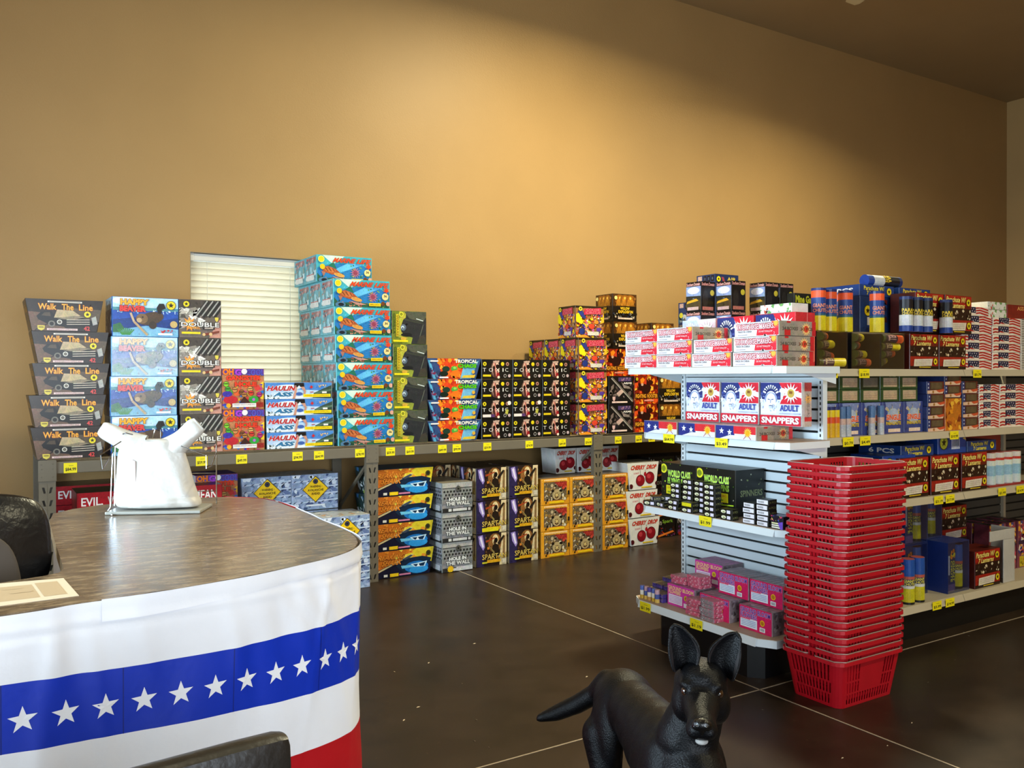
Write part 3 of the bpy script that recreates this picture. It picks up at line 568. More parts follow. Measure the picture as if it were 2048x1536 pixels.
def a_spa(A):
    A.rect(0, 0, 1, 1, '#2a1c16'); A.poly([(.0, 0), (.24, 0), (.3, 1), (0, 1)], '#2c2448'); A.poly([(.06, .95), (.2, .98), (.28, .6), (.22, .5), (.1, .7)], '#9a84c4'); A.poly([(.1, .9), (.16, .95), (.24, .62), (.2, .58)], '#e2d8ee'); A.poly([(.75, 0), (.98, 0), (1, 1), (.82, 1)], '#d8c294'); A.poly([(.85, .1), (.93, .1), (.95, .9), (.88, .9)], '#8a6a42'); A.ell(.6, .7, .22, .3, '#8a5a2c'); A.ell(.62, .78, .1, .18, '#e8cf9a'); A.confetti(20, .28, .2, .78, .9, ['#c97a2c', '#5a3a20', '#3a2416', '#b88a4a'], .07, 5)
    A.poly([(.48, .3), (.52, .62), (.6, .7), (.72, .62), (.76, .3)], '#241a12'); A.ell(.635, .78, .06, .08, '#1c140e'); A.poly([(.3, .78), (.6, .88), (.6, .85), (.32, .74)], '#a8401c'); A.poly([(.68, .7), (.88, .92), (.92, .88), (.74, .62)], '#2a2018')
    for i in range(4): A.line(.4+i*.02, .62-.02*i, .58+.01*i, .42-.04*i, .006, '#8a7a44')
    A.text('SPARTAN', .18, .22, .97, .38, '#e0bd5a', .005, '#2a1c08', .03, title=True); A.rect(.18, .1, .34, .15, '#c9c22c'); A.rect(.34, .11, .78, .2, '#d9a01c'); A.rect(.84, .06, .97, .2, '#c9bda4')
def a_spa2(A): a_spa(A); A.rect(.18, .06, .72, .18, '#dccb1c')
kind('spartan', 'firework_carton', .265, .25, .2445, '#2e2018', a_spa, left=a_spa, topc='#1f1812')
kind('spartan_tag', 'firework_carton', .265, .25, .2445, '#2e2018', a_spa2, left=a_spa, topc='#1f1812')
def a_tig(A):
    A.rect(0, 0, 1, 1, '#e39a24'); A.confetti(16, 0, .82, 1, .98, ['#f2b84a', '#c97a18'], .05, 2); A.rect(.1, .16, .9, .86, '#6a5a44'); A.confetti(80, .12, .18, .88, .84, ['#c2ab84', '#2c2118', '#8a6a3c', '#e2d6b8', '#4a3a26', '#a8843c'], .07, 7); A.poly([(.45, .85), (.9, .86), (.9, .62), (.6, .7)], '#a8322a'); A.confetti(14, .5, .6, .9, .85, ['#c84a3a', '#7a1c18', '#d8846a'], .06, 5)
    A.ell(.54, .38, .16, .2, '#b8a070', 14); A.ell(.54, .34, .07, .12, '#4a2c12'); A.star(.54, .36, .12, '#d6b878', 6, .4); A.ell(.4, .52, .05, .05, '#201810'); A.ell(.68, .52, .05, .05, '#201810'); A.rect(.28, .05, .8, .13, '#f0c41c'); A.circ(.16, .09, .04, '#3a2a10'); [A.poly([(.1+.05*i, .97), (.15+.05*i, .97), (.125+.05*i, .89)], '#f7e0a8') for i in range(16)]; A.rect(.92, .34, 1, .5, '#2c2416')
kind('tiger', 'firework_carton', .272, .28, .2055, '#d9901f', a_tig, left=lambda A: A.confetti(16, .1, .1, .9, .9, ['#8a5a1c', '#2c2214', '#f0b84a'], .14, 2), topc='#5a4a34')
def a_che(A):
    A.rect(0, 0, 1, 1, '#dedcd8'); A.text('CHERRY', .12, .74, .56, .9, '#d23a30', .04, '#3a5a2a', .03, slant=.06, title=True); A.text('DROP', .62, .74, .92, .9, '#d23a30', .04, '#3a5a2a', .03, slant=.06, title=True); A.text('25 SHOTS', .2, .58, .38, .64, '#d8506a', .01); A.line(.4, .74, .42, .5, .003, '#4a4a3a'); A.line(.56, .74, .6, .55, .003, '#4a4a3a')
    for u, v, r in ((.41, .34, .215), (.71, .42, .225)): A.circ(u, v, r, '#3a0c12', 20); A.circ(u, v, r*.93, '#8a1420', 20); A.circ(u-.03, v+.06, r*.4, '#c03a44', 12)
    A.ell(.56, .57, .04, .08, '#a01824'); A.circ(.12, .14, .09, '#4a1018'); A.circ(.93, .2, .08, '#4a1018'); A.rect(.44, .06, .78, .11, '#d9b81c')
kind('cherry', 'firework_carton', .285, .26, .227, '#dad8d4', a_che, wt=.345, topc='#6a665e', left=lambda A: (A.circ(.3, .25, .15, '#6a1420'), A.circ(.6, .4, .16, '#7a1824')))
kind('cherry_small', 'firework_carton', .19, .2, .205, '#dad8d4', a_che, wt=.222, topc='#6a665e')
def a_neo(A):
    A.rect(0, 0, 1, 1, '#15100f'); A.confetti(36, .1, .05, 1, .5, ['#8a2018', '#3a1410', '#c2401c', '#2a3a5a', '#5a2a5a'], .11, 4); A.text('Neon', .06, .62, .46, .9, '#cfc9c4', -.005, title=True); A.text('Spark', .5, .66, .9, .88, '#8fc23a', .0); A.poly([(.3, .1), (.9, .3), (.95, .22), (.36, .02)], '#d8742c')
kind('neon', 'firework_carton', .30, .30, .175, '#17110f', a_neo, topc='#1c1614')
def a_evi(A): A.rect(0, 0, 1, 1, '#a81420'); A.text('EVIL,', .03, .25, .17, .75, '#f2ece6', .02, title=True); A.text('WICKED', .2, .25, .46, .75, '#c9b8b4', .02, title=True); A.text('AND', .6, .3, .7, .65, '#f2ece6', 0); A.line(.72, .45, .76, .45, .006, '#f2ece6'); A.text('MEAN', .79, .25, .96, .75, '#f2ece6', .02, title=True)
kind('evil', 'firework_carton', .829, .30, .118, '#9a1420', a_evi, topc='#241014', sidec='#6a1018')
def a_tnm(A):
    A.rect(0, 0, 1, 1, '#e2dfe0'); A.rect(0, .8, .86, 1, '#c9c6c8'); A.poly([(.5, .05), (1, .05), (1, .55), (.52, .45)], '#d92c3c'); A.poly([(.83, 1), (1, 1), (1, .5), (.9, .55)], '#e8484c'); A.star(.93, .86, .3, '#f0b84a', 10, .5); A.confetti(8, .6, .0, 1, .2, ['#f0ecee', '#d92c3c'], .12, 3)
    A.text('TRICK NOISE MAKERS', .05, .5, .88, .86, '#f3d8d8', .02, '#b81c30', .09, title=True); A.text('MADE IN CHINA', .08, .28, .4, .42, '#5a5458', .0); A.text('DO NOT SWALLOW', .56, .26, .86, .38, '#f6e8e8', .0); A.rect(.08, .1, .3, .16, '#b0acae')
def s_tnm(A):
    A.rect(0, 0, 1, 1, '#9a8f80'); A.rect(.14, 0, .3, .42, '#c8282c'); A.rect(.2, .86, .3, 1, '#c8282c'); A.rect(.88, 0, 1, 1, '#c0242c'); A.star(.72, .45, .5, '#f0c07a', 14, .6); A.circ(.72, .47, .24, '#d8462c'); A.text('24 BOXES', .08, .36, .5, .6, '#5f564c', .03); A.text('20 PCS', .56, .36, .9, .58, '#6a3a2c', .03)
kind('tnm', 'noise_maker_box', .266, .252, .068, '#d8d4d4', a_tnm, right=s_tnm, topc='#cfcac8', sidec='#9a8f80')
def a_sna(A):
    A.rect(0, 0, 1, 1, '#dbe0ec'); A.rect(0, .6, .5, 1, '#2a3474'); A.poly([(.48, .5), (1, .5), (1, 1), (.46, 1), (.6, .75)], '#d42838'); A.poly([(.46, .78), (1, .64), (1, .76), (.5, .88)], '#eceef4'); A.confetti(14, .0, .55, .55, .95, ['#4a58a0', '#c9d0e4', '#8a94c4'], .03, 4)
    A.poly([(.02, .28), (.4, .28), (.42, .42), (.38, .5), (.1, .5), (.03, .42)], '#e8ecf4'); A.ell(.27, .58, .15, .22, '#eef1f7', 18); A.ell(.27, .62, .155, .15, '#8f9cc4', 16); A.ell(.27, .57, .12, .18, '#f2f4f9', 16)
    for i in range(9): t = PI*(.12+.095*i); A.line(.27+.13*math.cos(t), .7+.15*math.sin(t), .27+.2*math.cos(t), .7+.24*math.sin(t), .008, '#f4f6fa')
    for i in range(8): t = PI*(.16+.095*i); A.line(.27+.11*math.cos(t), .72+.12*math.sin(t), .27+.165*math.cos(t), .72+.19*math.sin(t), .006, '#20285c')
    A.line(.2, .61, .25, .6, .004, '#4a5484'); A.line(.29, .6, .34, .61, .004, '#4a5484'); A.line(.27, .6, .265, .52, .003, '#8a94b8'); A.line(.23, .46, .31, .46, .004, '#5a648c'); A.confetti(10, .04, .3, .4, .48, ['#aeb8d2', '#cfd6e6'], .05, 6)
    A.star(.76, .75, .24, '#f4f2f4', 14, .5); A.circ(.76, .75, .1, '#c9a84a'); A.rect(.72, .74, .8, .8, '#8a5a2a'); A.star(.05, .58, .08, '#f0f2f8'); A.text('ADULT', .5, .34, .94, .48, '#2a3a94', .03, '#aab4d8', .03, title=True); A.rect(.48, .27, .97, .3, '#b4b8cc'); A.rect(0, 0, 1, .24, '#cc2436'); A.text('SNAPPERS', .05, .05, .95, .2, '#f6f6f8', .04, '#8a1020', .03, title=True)
def r_sna(A): A.rect(0, 0, 1, 1, '#b8a9a0'); A.rect(0, 0, .25, 1, '#c9c2c2'); A.rect(.25, .8, 1, 1, '#c44a48'); A.rect(.25, .12, 1, .22, '#c43a3a'); A.star(.62, .62, .13, '#f0b060', 10, .5); A.text('24 BOXES 20 PCS', .5, .2, .75, .75, '#6a5a52', .01, vert=True)
kind('snapper', 'snapper_carton', .25, .068, .208, '#d4d0d4', a_sna, right=r_sna, topc='#c8c4c6', sidec='#c2b6b0')
def a_sna_side(A): A.rect(0, 0, 1, 1, '#c42c34'); A.circ(.3, .35, .3, '#d86a5a'); A.line(.55, 0, .6, 1, .004, '#e08a84'); A.circ(.8, .35, .28, '#d86a5a')
kind('snapper_red', 'snapper_carton', .252, .14, .262, '#c8303a', a_sna, right=a_sna_side, topc='#c2323a', sidec='#c2323a')
kind('snapper_pale', 'snapper_carton', .252, .14, .262, '#d8ccc8', a_sna, right=a_sna_side, topc='#c2323a', fade=.62)
def a_dis(A):
    A.rect(0, 0, 1, 1, '#dfe2ea'); A.rect(0, 0, .48, 1, '#26307c'); A.rect(.46, .42, 1, 1, '#d42c34'); A.poly([(.1, 0), (.48, 0), (.5, .3), (.36, .3)], '#e4e7ee'); A.star(.16, .58, .26, '#f2f4f8'); A.star(.36, .5, .26, '#f2f4f8'); A.star(.8, .52, .42, '#f0c44a', 14, .55); A.circ(.8, .52, .2, '#e8a81c'); A.line(.76, .3, .7, .05, .003, '#b82030'); A.line(.82, .3, .88, .05, .003, '#b82030')
kind('display', 'snapper_carton', .262, .254, .066, '#c9c6c8', a_dis, right=s_tnm, topc='#b9a898', sidec='#9a8f80')
def a_wcs(A):
    A.circ(.08, .86, .11, '#e6e02c'); A.circ(.08, .86, .07, '#7a8a1c'); A.confetti(22, .05, .2, .95, .98, ['#9ad22c', '#e6f0c0', '#5a7a1c'], .02, 4)
    A.text('WORLD CLASS', .2, .68, .84, .84, '#b6e63c', .03, '#eef6d8', .015, title=True); A.text('FLYING SPINS', .2, .52, .84, .66, '#9ad82c', .03, '#d8ecb0', .015, title=True); A.rect(.16, .28, .82, .48, '#e6dc1c'); A.text('EMITS LARGE SPARKS', .2, .4, .78, .45, '#c25a1c', 0); A.rect(.2, .31, .7, .345, '#7a9a1c'); A.line(.06, .2, .96, .24, .006, '#b6d82c')
def r_wcs(A): A.confetti(14, .05, .3, .95, .95, ['#8a9a5a', '#d8e0c0', '#3a3f30'], .025, 2); A.text('SPINNERS', .16, .42, .92, .56, '#8f9a6a', .02); A.ell(.6, .2, .25, .08, '#3f5a3a'); A.ell(.66, .22, .12, .05, '#8aa06a')
kind('wcs', 'spinner_carton', .272, .21, .235, '#14150f', a_wcs, right=r_wcs, topc='#33352c')
def a_sm(A): A.ell(.3, .5, .2, .3, '#e6e4c4'); A.ell(.32, .42, .1, .12, '#8a8f5a'); A.rect(.58, .2, .86, .78, '#ded8ec')
def r_sm(A): A.text('6 PCS', .15, .3, .85, .7, '#8a8a50', .02)
kind('small6', 'spinner_box', .08, .047, .0275, '#17170f', a_sm, right=r_sm, topc='#4a4a2a', gap=.001)
def a_smw(A): A.rect(.06, .12, .94, .9, '#e6e4ea'); A.rect(.16, .3, .2, .7, '#3a3a3a'); [A.rect(.24+.07*i, .3, .27+.07*i, .7, '#4a4a4a') for i in range(6)]
kind('smallw', 'spinner_box', .075, .06, .0255, '#1b1a18', a_smw, right=r_sm, topc='#242320', gap=.001)
kind('smally', 'spinner_box', .085, .047, .0275, '#17170f', lambda A: A.rect(.08, .2, .92, .9, '#dcd21c'), right=r_sm, topc='#5a5626', gap=.001)
kind('novelty', 'novelty_box', .075, .06, .062, '#1c1826', lambda A: (A.confetti(14, 0, .55, 1, 1, ['#d8742c', '#4a6ac2', '#c23a6a', '#e8d85a'], .1, 4), A.rect(.1, .06, .9, .16, '#f0eeda'), A.rect(.1, .22, .9, .32, '#f0eeda'), A.rect(.1, .38, .9, .48, '#e8e6b0'), A.poly([(.6, .5), (1, .6), (1, .0), (.8, 0)], '#6a4ab8')), topc='#3a2f6a')
def a_gb(A):
    A.rect(0, 0, 1, 1, '#cf1f5c'); A.text('GROUND BLOOM', .04, .72, .95, .93, '#5a3f9c', .03, '#e8c4d8', .03, title=True); A.text('FLOWERS', .05, .5, .55, .7, '#5a3f9c', .03, '#e8c4d8', .03, title=True); A.rect(.05, .1, .56, .48, '#dfe6f0')
    for i in range(4): A.line(.08, .18+i*.07, .52, .18+i*.07, .0025, '#7a94c2')
    A.rect(.05, .44, .35, .48, '#d84a6a'); A.circ(.72, .45, .13, '#e6b41c'); A.circ(.72, .45, .09, '#b87a1c'); A.rect(.64, .08, .8, .26, '#f0f0f2'); [A.rect(.66+.025*i, .11, .672+.025*i, .23, '#3a3a44') for i in range(5)]
def a_gbp(A):
    A.rect(0, 0, 1, 1, '#d63aa0'); A.text('GROUND BLOOM', .04, .74, .96, .92, '#f4c890', .03, '#c88a5a', .02, title=True); A.text('FLOWERS', .06, .56, .5, .73, '#f4c890', .03, '#c88a5a', .02, title=True); A.rect(.06, .1, .56, .52, '#ece4f0')
    for i in range(5): A.line(.09, .17+i*.07, .53, .17+i*.07, .0025, '#b87ac2')
    A.circ(.7, .5, .13, '#e8c82c'); A.circ(.7, .5, .07, '#b8902c'); A.rect(.62, .06, .84, .26, '#efe6f0'); A.circ(.88, .36, .07, '#f0d0e4')
tp_gb = lambda A: (A.confetti(30, 0, 0, 1, 1, ['#8d8088', '#a89aa2', '#6f636c', '#b4848f'], .09, 3), [A.line(.04+i*.16, .03, .04+i*.16, .97, .004, '#7a3a52') for i in range(7)])
sd_gb = lambda A: A.confetti(30, .05, .05, .95, .95, ['#8d7f84', '#6a5a60', '#a89aa0', '#4f4448'], .12, 5)
kind('bloom', 'bloom_flower_box', .205, .15, .112, '#c4204e', a_gb, right=sd_gb, topc='#8a7d84', top=tp_gb, sidec='#8a7a80')
kind('bloom_pink', 'bloom_flower_box', .205, .15, .112, '#c9389a', a_gbp, right=sd_gb, topc='#b06a98', top=tp_gb, sidec='#8a7a80')
def a_gs(A): A.rect(0, 0, 1, 1, '#c85a72'); A.confetti(20, 0, .1, 1, .9, ['#e08aa0', '#a83a52', '#d8a0a8', '#8a4a5a'], .3, 3)
kind('bloom_small', 'bloom_flower_pack', .10, .075, .0205, '#b85a6c', a_gs, right=a_gs, topc='#b5808a', top=lambda A: A.confetti(18, 0, 0, 1, 1, ['#a8727c', '#c89aa2', '#8f5f68'], .15, 4), gap=.001)
kind('bloom_grey', 'bloom_flower_pack', .10, .075, .0205, '#8f8286', lambda A: A.confetti(24, 0, 0, 1, 1, ['#b4aaac', '#6f6266', '#c87a8a', '#d8d0d2'], .25, 3), right=a_gs, topc='#b0707c', gap=.001)
kind('purple', 'purple_pack', .085, .07, .022, '#4a3a86', lambda A: A.confetti(12, 0, 0, 1, 1, ['#6a5aa8', '#2c2458', '#8a7a4a'], .3, 3), topc='#6f6850', top=lambda A: A.confetti(26, 0, 0, 1, 1, ['#8a8264', '#4a4258', '#c2ae5a', '#5a5a62'], .13, 4), gap=.001)
def a_par(A):
    A.rect(0, 0, 1, 1, '#2a130d'); A.rect(0, .66, 1, 1, '#a82014'); A.poly([(0, .66), (1, .66), (1, .74), (0, .7)], '#6a180e'); A.rect(0, 0, 1, .36, '#9c2416'); A.rect(0, 0, 1, .09, '#24120c'); A.confetti(26, .04, .4, .96, .62, ['#c9b088', '#4a3a2c', '#e0d2b0', '#1a100c'], .05, 3)
    A.text('Parachute W/', .04, .82, .76, .96, '#f6e07a', .02, '#7a3a08', .03, slant=.03, title=True); A.text('7 Lanterns', .12, .67, .72, .8, '#f6e07a', .02, '#7a3a08', .03, slant=.03, title=True); A.seal(.86, .83, .1); A.poly([(.12, .08), (.74, .1), (.78, .3), (.14, .28)], '#dcd0bc'); [A.line(.18, .14+.045*i, .7, .15+.045*i, .0015, '#8a7a6c') for i in range(3)]; A.seal(.87, .22, .1); A.rect(.3, .045, .7, .07, '#d8b82c')
kind('para', 'parachute_carton', .262, .15, .19, '#3a160e', a_par, topc='#5a1a10', sidec='#4a150c')
kind('para_s', 'parachute_carton', .262, .15, .215, '#3a160e', a_par, topc='#5a1a10', sidec='#4a150c')
def a_blu(A): A.rect(0, 0, 1, 1, '#1c3c7c'); A.confetti(14, 0, 0, 1, 1, ['#2a52a0', '#14285a'], .12, 3); A.text('Parachute W/', .12, .52, .7, .9, '#e8d84a', .02, '#5a4a08', .02, title=True); A.text('7 Lanterns', .2, .1, .64, .46, '#e8d84a', .02, '#5a4a08', .02, title=True); A.seal(.84, .5, .36)
def l_blu(A): A.rect(0, 0, 1, 1, '#1c3a74'); A.text('6 PCS', .25, .3, .85, .75, '#e2dccc', .03, title=True)
kind('blue_head', 'parachute_carton', .30, .26, .062, '#1a356c', a_blu, left=l_blu, topc='#2a4a84')
def a_blub(A): A.rect(0, 0, 1, 1, '#1b3670'); A.seal(.22, .6, .16); A.rect(.2, .2, .42, .42, '#c9c9c4'); A.confetti(14, .45, .05, 1, .95, ['#3a1a14', '#6a2018', '#24407c'], .12, 2)
kind('blue_body', 'parachute_carton', .30, .26, .195, '#1a3368', a_blub, left=lambda A: (A.rect(0, 0, 1, 1, '#16305f'), A.seal(.6, .62, .15), A.ell(.62, .2, .2, .16, '#a88a3a'), A.circ(.3, .2, .09, '#c2502c'), A.rect(.55, .36, .8, .42, '#b8bcc2')), topc='#24447c')
def a_bar(A): A.rect(0, 0, 1, 1, '#1c3f90'); A.seal(.2, .55, .36, '#c2c43a'); A.rect(.46, .2, .76, .85, '#b9c0d8'); [A.rect(.49+.028*i, .35, .502+.028*i, .8, '#2a2a34') for i in range(9)]; A.poly([(.85, .7), (.95, .8), (.98, .6)], '#c2a24a')
kind('blue_bar', 'parachute_carton', .28, .2, .115, '#1a3a84', a_bar, topc='#274a94')
def a_flag(A):
    A.rect(0, 0, 1, 1, '#ecdfd0'); A.poly([(.2, .22), (.4, .34), (.57, .3), (.57, 1), (.2, 1)], '#181c44')
    for i in range(8): A.star(.27+.075*(i % 4)+.03*(i//4), .84-.3*(i//4)-.05*(i % 2), .1, '#f4eee6')
    for i in range(2): A.poly([(.0, .3+i*.36), (.1, .42+i*.36), (.2, .36+i*.36), (.2, .2+i*.34), (.1, .25+i*.34), (.0, .12+i*.34)], '#b41c1a')
    A.poly([(.18, .1), (.3, .42), (.4, .34), (.44, .12)], '#ecdfd0'); A.poly([(.2, .42), (.32, .42), (.42, .22), (.3, .26)], '#b41c1a')
    for i in range(3): A.poly([(.57, .95-i*.3), (.7, 1.05-i*.3), (.85, .9-i*.3), (.98, .78-i*.3), (.98, .62-i*.3), (.85, .74-i*.3), (.7, .88-i*.3), (.57, .8-i*.3)], '#b81e18')
def r_flag(A): A.rect(0, 0, 1, 1, '#efe8de'); [A.rect(.02, .06+i*.2, .98, .16+i*.2, '#1d1c20') for i in range(5)]
def l_flag(A): A.rect(0, 0, 1, 1, '#efe8de'); [A.poly([(0, .06+i*.24), (1, .1+i*.24), (1, .22+i*.24), (0, .18+i*.24)], '#c42c4c') for i in range(4)]
kind('flag', 'flag_box', .30, .16, .0507, '#e6dacc', a_flag, right=r_flag, left=l_flag, topc='#d8c8b8')
kind('flag_s', 'flag_box', .205, .16, .0507, '#e6dacc', a_flag, right=r_flag, left=l_flag, topc='#d8c8b8')
kind('stripe_box', 'flag_box', .12, .16, .0507, '#e6dacc', r_flag, topc='#d8c8b8')
kind('red_long', 'red_carton', .36, .16, .085, '#6a1410', lambda A: (A.rect(0, 0, 1, 1, '#7a1a14'), A.text('ASS', .3, .62, .5, .9, '#d8a05a', .02, title=True), A.text('B', .6, .12, .7, .52, '#e0b86a', .02, title=True)), topc='#5a120e')
def a_grn(A): A.rect(0, 0, 1, 1, '#2f4a28'); A.rect(.16, .16, .9, .9, '#b8a084'); A.line(.2, .5, .86, .5, .002, '#8a6f58'); A.line(.2, .34, .86, .34, .002, '#8a6f58')
kind('green', 'green_case', .16, .2, .0655, '#2a4424', a_grn, topc='#3a5430')
kind('green_dark', 'green_case', .16, .2, .0655, '#1c2a1a', lambda A: A.rect(.16, .16, .9, .9, '#6a6458'), topc='#2a3a26')
def a_sin(A): A.rect(0, 0, 1, 1, '#3a4684'); A.poly([(.1, 1), (.9, 1), (.7, .4), (.3, .4)], '#7a88b4'); A.ell(.5, .55, .3, .25, '#a9b4cc'); A.confetti(10, .1, .65, .9, .95, ['#c2b4a0', '#5a4a3a', '#d8c84a'], .06, 4); A.text('SINGLE', .16, .42, .86, .6, '#e8502c', .04, '#f0e0c0', .03, title=True); A.text('PARACHUTE', .14, .27, .88, .38, '#e6c42c', .03, '#5a4a10', .02, title=True); A.rect(.24, .04, .84, .15, '#e2c8b4')
kind('single', 'parachute_carton', .172, .2, .168, '#33427c', a_sin, topc='#4a588c')
def a_win(A): A.rect(0, 0, 1, 1, '#6a2018'); A.rect(.0, .3, .16, 1, '#26346c'); A.star(.08, .8, .1, '#e8e8ec'); A.star(.08, .5, .1, '#e8e8ec'); A.rect(.18, .34, .9, .94, '#4a3a28'); A.rect(.24, .4, .86, .9, '#5f5038'); A.poly([(0, 0), (.9, 0), (1, .34), (.5, .3), (0, .26)], '#e0bda0'); A.poly([(.5, .28), (1, .4), (1, .2), (.7, .1)], '#c2502c'); A.circ(.34, .15, .11, '#a8701c')
kind('window', 'window_box', .158, .18, .068, '#6a2a20', a_win, topc='#3a2a34', sidec='#2c3868')
kind('stormbox', 'firework_carton', .115, .115, .165, '#15120f', lambda A: (A.text('Southern Domain', .06, .86, .94, .97, '#e8b0a4', .02, '#8a2a20', .03, title=True), A.circ(.78, .62, .1, '#cfc43a'), A.ell(.3, .4, .2, .3, '#2a2622'), A.rect(.1, .02, .85, .14, '#b87468')), topc='#1f1a16',
     left=lambda A: (A.rect(0, .4, 1, .84, '#8fa0c4'), A.ell(.5, .7, .4, .12, '#e8ecf2'), A.rect(0, .05, 1, .42, '#4a3c20'), A.poly([(0, .3), (.5, .44), (1, .36), (1, .5), (0, .52)], '#2f2c22'), A.poly([(.05, .26), (.85, .34), (.7, .42), (.1, .34)], '#d8a428'), A.rect(.1, .03, .85, .14, '#c9a89c'), A.text('Southern Domain', .06, .86, .94, .97, '#e8b0a4', .02, '#8a2a20', .03)))
kind('mine', 'firework_carton', .22, .2, .2, '#26241a', lambda A: (A.confetti(20, 0, .1, 1, .75, ['#3a4a24', '#5a5a4a', '#1a1812', '#a8a89a'], .1, 3), A.text('Mine Games', .05, .72, .95, .94, '#c9cc2c', .04, '#3a4008', .03, title=True), A.line(.2, .4, .5, .65, .012, '#b4b4aa'), A.confetti(12, .3, .1, .9, .4, ['#d8705a', '#e8e0d8'], .05, 9)), topc='#3a3a24')
kind('fount', 'fountain_cone', .10, .10, .30, '#7a3a48', lambda A: (A.confetti(46, 0, .1, 1, 1, ['#c23a4a', '#e0a02c', '#3a3a7a', '#d8b0b0', '#8a2a4a', '#e8d8c8'], .07, 5), A.rect(.15, .02, .85, .24, '#c9b01c'), A.rect(.0, .5, 1, .58, '#3a2440')), wt=.075, topc='#4a2c38')
kind('orange', 'orange_carton', .16, .15, .18, '#c2701c', lambda A: A.confetti(30, 0, 0, 1, 1, ['#e8981c', '#a8501c', '#f0b83a', '#7a3010'], .12, 3), topc='#a8601c')
kind('silver_pack', 'silver_pack', .20, .12, .045, '#d8d8d4', lambda A: A.confetti(20, 0, 0, 1, 1, ['#f0f0ee', '#9a9a96', '#6aa05a', '#c2503a'], .3, 3), topc='#e2e2de')
# ------------------------------------------------------------------ the room
YW, XR, XL, YF, ZC = 6.32, 11.8, -3.0, -3.0, 5.09
def struct(name, mb, m): o = mb.build(name, m); return tag(o, kind='structure')
struct('floor', MB().box(XL, XR, YF, YW, -.1, 0), M['floor'])
j = MB(); j.box(2.981, 2.988, YF, YW, .0002, .0012); j.box(2.981-3.05, 2.988-3.05, YF, YW, .0002, .0012); j.box(2.981+3.05, 2.988+3.05, YF, YW, .0002, .0012)
j.box(XL, XR, 2.682, 2.689, .0002, .0012); j.box(XL, XR, 2.682-3.05, 2.689-3.05, .0002, .0012); j.box(XL, XR, 5.732, 5.739, .0002, .0012)
struct('trim_1', j, M['joint'])
struct('ceiling', MB().box(XL-.2, XR+.2, YF-.2, YW+.2, ZC, ZC+.15), M['ceil'])
WX0, WX1, WZ0, WZ1 = 1.292, 2.13, 1.02, 2.293
b = MB(); b.box(XL-.2, WX0, YW, YW+.2, -.1, ZC); b.box(WX1, XR+.2, YW, YW+.2, -.1, ZC); b.box(WX0, WX1, YW, YW+.2, -.1, WZ0); b.box(WX0, WX1, YW, YW+.2, WZ1, ZC)
struct('wall_back', b, M['wall'])
struct('wall_right', MB().box(XR, XR+.2, YF-.2, YW, -.1, ZC), M['wall'])
def holed(name, axis, c0, c1, a0, a1, holes):
    b = MB(); ys = sorted(holes); cur = a0
    def bx(p, q, z0, z1):
        if axis == 'x': b.box(c0, c1, p, q, z0, z1)
        else: b.box(p, q, c0, c1, z0, z1)
    for p, q, z0, z1 in ys:
        bx(cur, p, -.1, ZC); bx(p, q, -.1, z0); bx(p, q, z1, ZC); cur = q
    bx(cur, a1, -.1, ZC); struct(name, b, M['wall'])
LW = [(-1.9, .9, .5, 2.7), (1.6, 3.9, .5, 2.7)]; FW = [(-2.2, -.1, .4, 2.6), (.2, 1.8, .4, 2.6)]
holed('wall_left', 'x', XL-.2, XL, YF-.2, YW, LW); holed('wall_front', 'y', YF-.2, YF, XL, XR, FW)
n = 2
for (p, q, z0, z1), ax in [(h, 'x') for h in LW] + [(h, 'y') for h in FW]:
    f = MB(); g = MB(); t = .05
    for (a, c, e, d) in ((p, p+t, z0, z1), (q-t, q, z0, z1), (p+t, q-t, z0, z0+t), (p+t, q-t, z1-t, z1)):
        f.box(XL-.12, XL-.04, a, c, e, d) if ax == 'x' else f.box(a, c, YF-.12, YF-.04, e, d)
    g.box(XL-.085, XL-.08, p+t, q-t, z0+t, z1-t) if ax == 'x' else g.box(p+t, q-t, YF-.085, YF-.08, z0+t, z1-t)
    o = struct(f'window_{n}', f, M['frame']); g.build('pane', M['pane'], o); n += 1
# the small window in the back wall: frame, pane, reveal
f = MB(); t = .045
f.box(WX0, WX0+t, YW+.12, YW+.18, WZ0, WZ1).box(WX1-t, WX1, YW+.12, YW+.18, WZ0, WZ1).box(WX0+t, WX1-t, YW+.12, YW+.18, WZ0, WZ0+t).box(WX0+t, WX1-t, YW+.12, YW+.18, WZ1-t, WZ1)
o = struct('window_1', f, M['frame']); MB().box(WX0+t, WX1-t, YW+.148, YW+.152, WZ0+t, WZ1-t).build('pane', M['pane'], o)
f = MB(); f.box(WX0+.0005, WX0+.004, YW+.001, YW+.119, WZ0, WZ1).box(WX1-.004, WX1-.0005, YW+.001, YW+.119, WZ0, WZ1).box(WX0+.004, WX1-.004, YW+.001, YW+.119, WZ1-.004, WZ1-.0005)
f.build('window_reveal', M['reveal'], o)
bl = empty('window_blind', (WX0, YW+.05, WZ0)); tag(bl, 'white horizontal slat blind half hidden behind stacked cartons', 'blind')
W_ = WX1-WX0
MB().cbox(.012, W_-.012, -.03, .03, 1.215, 1.266, .004).build('head_rail', M['frame'], bl)
MB().cbox(.004, .03, -.034, .034, 1.212, 1.268, .004).build('rail_bracket', M['frame'], bl)
sl = None
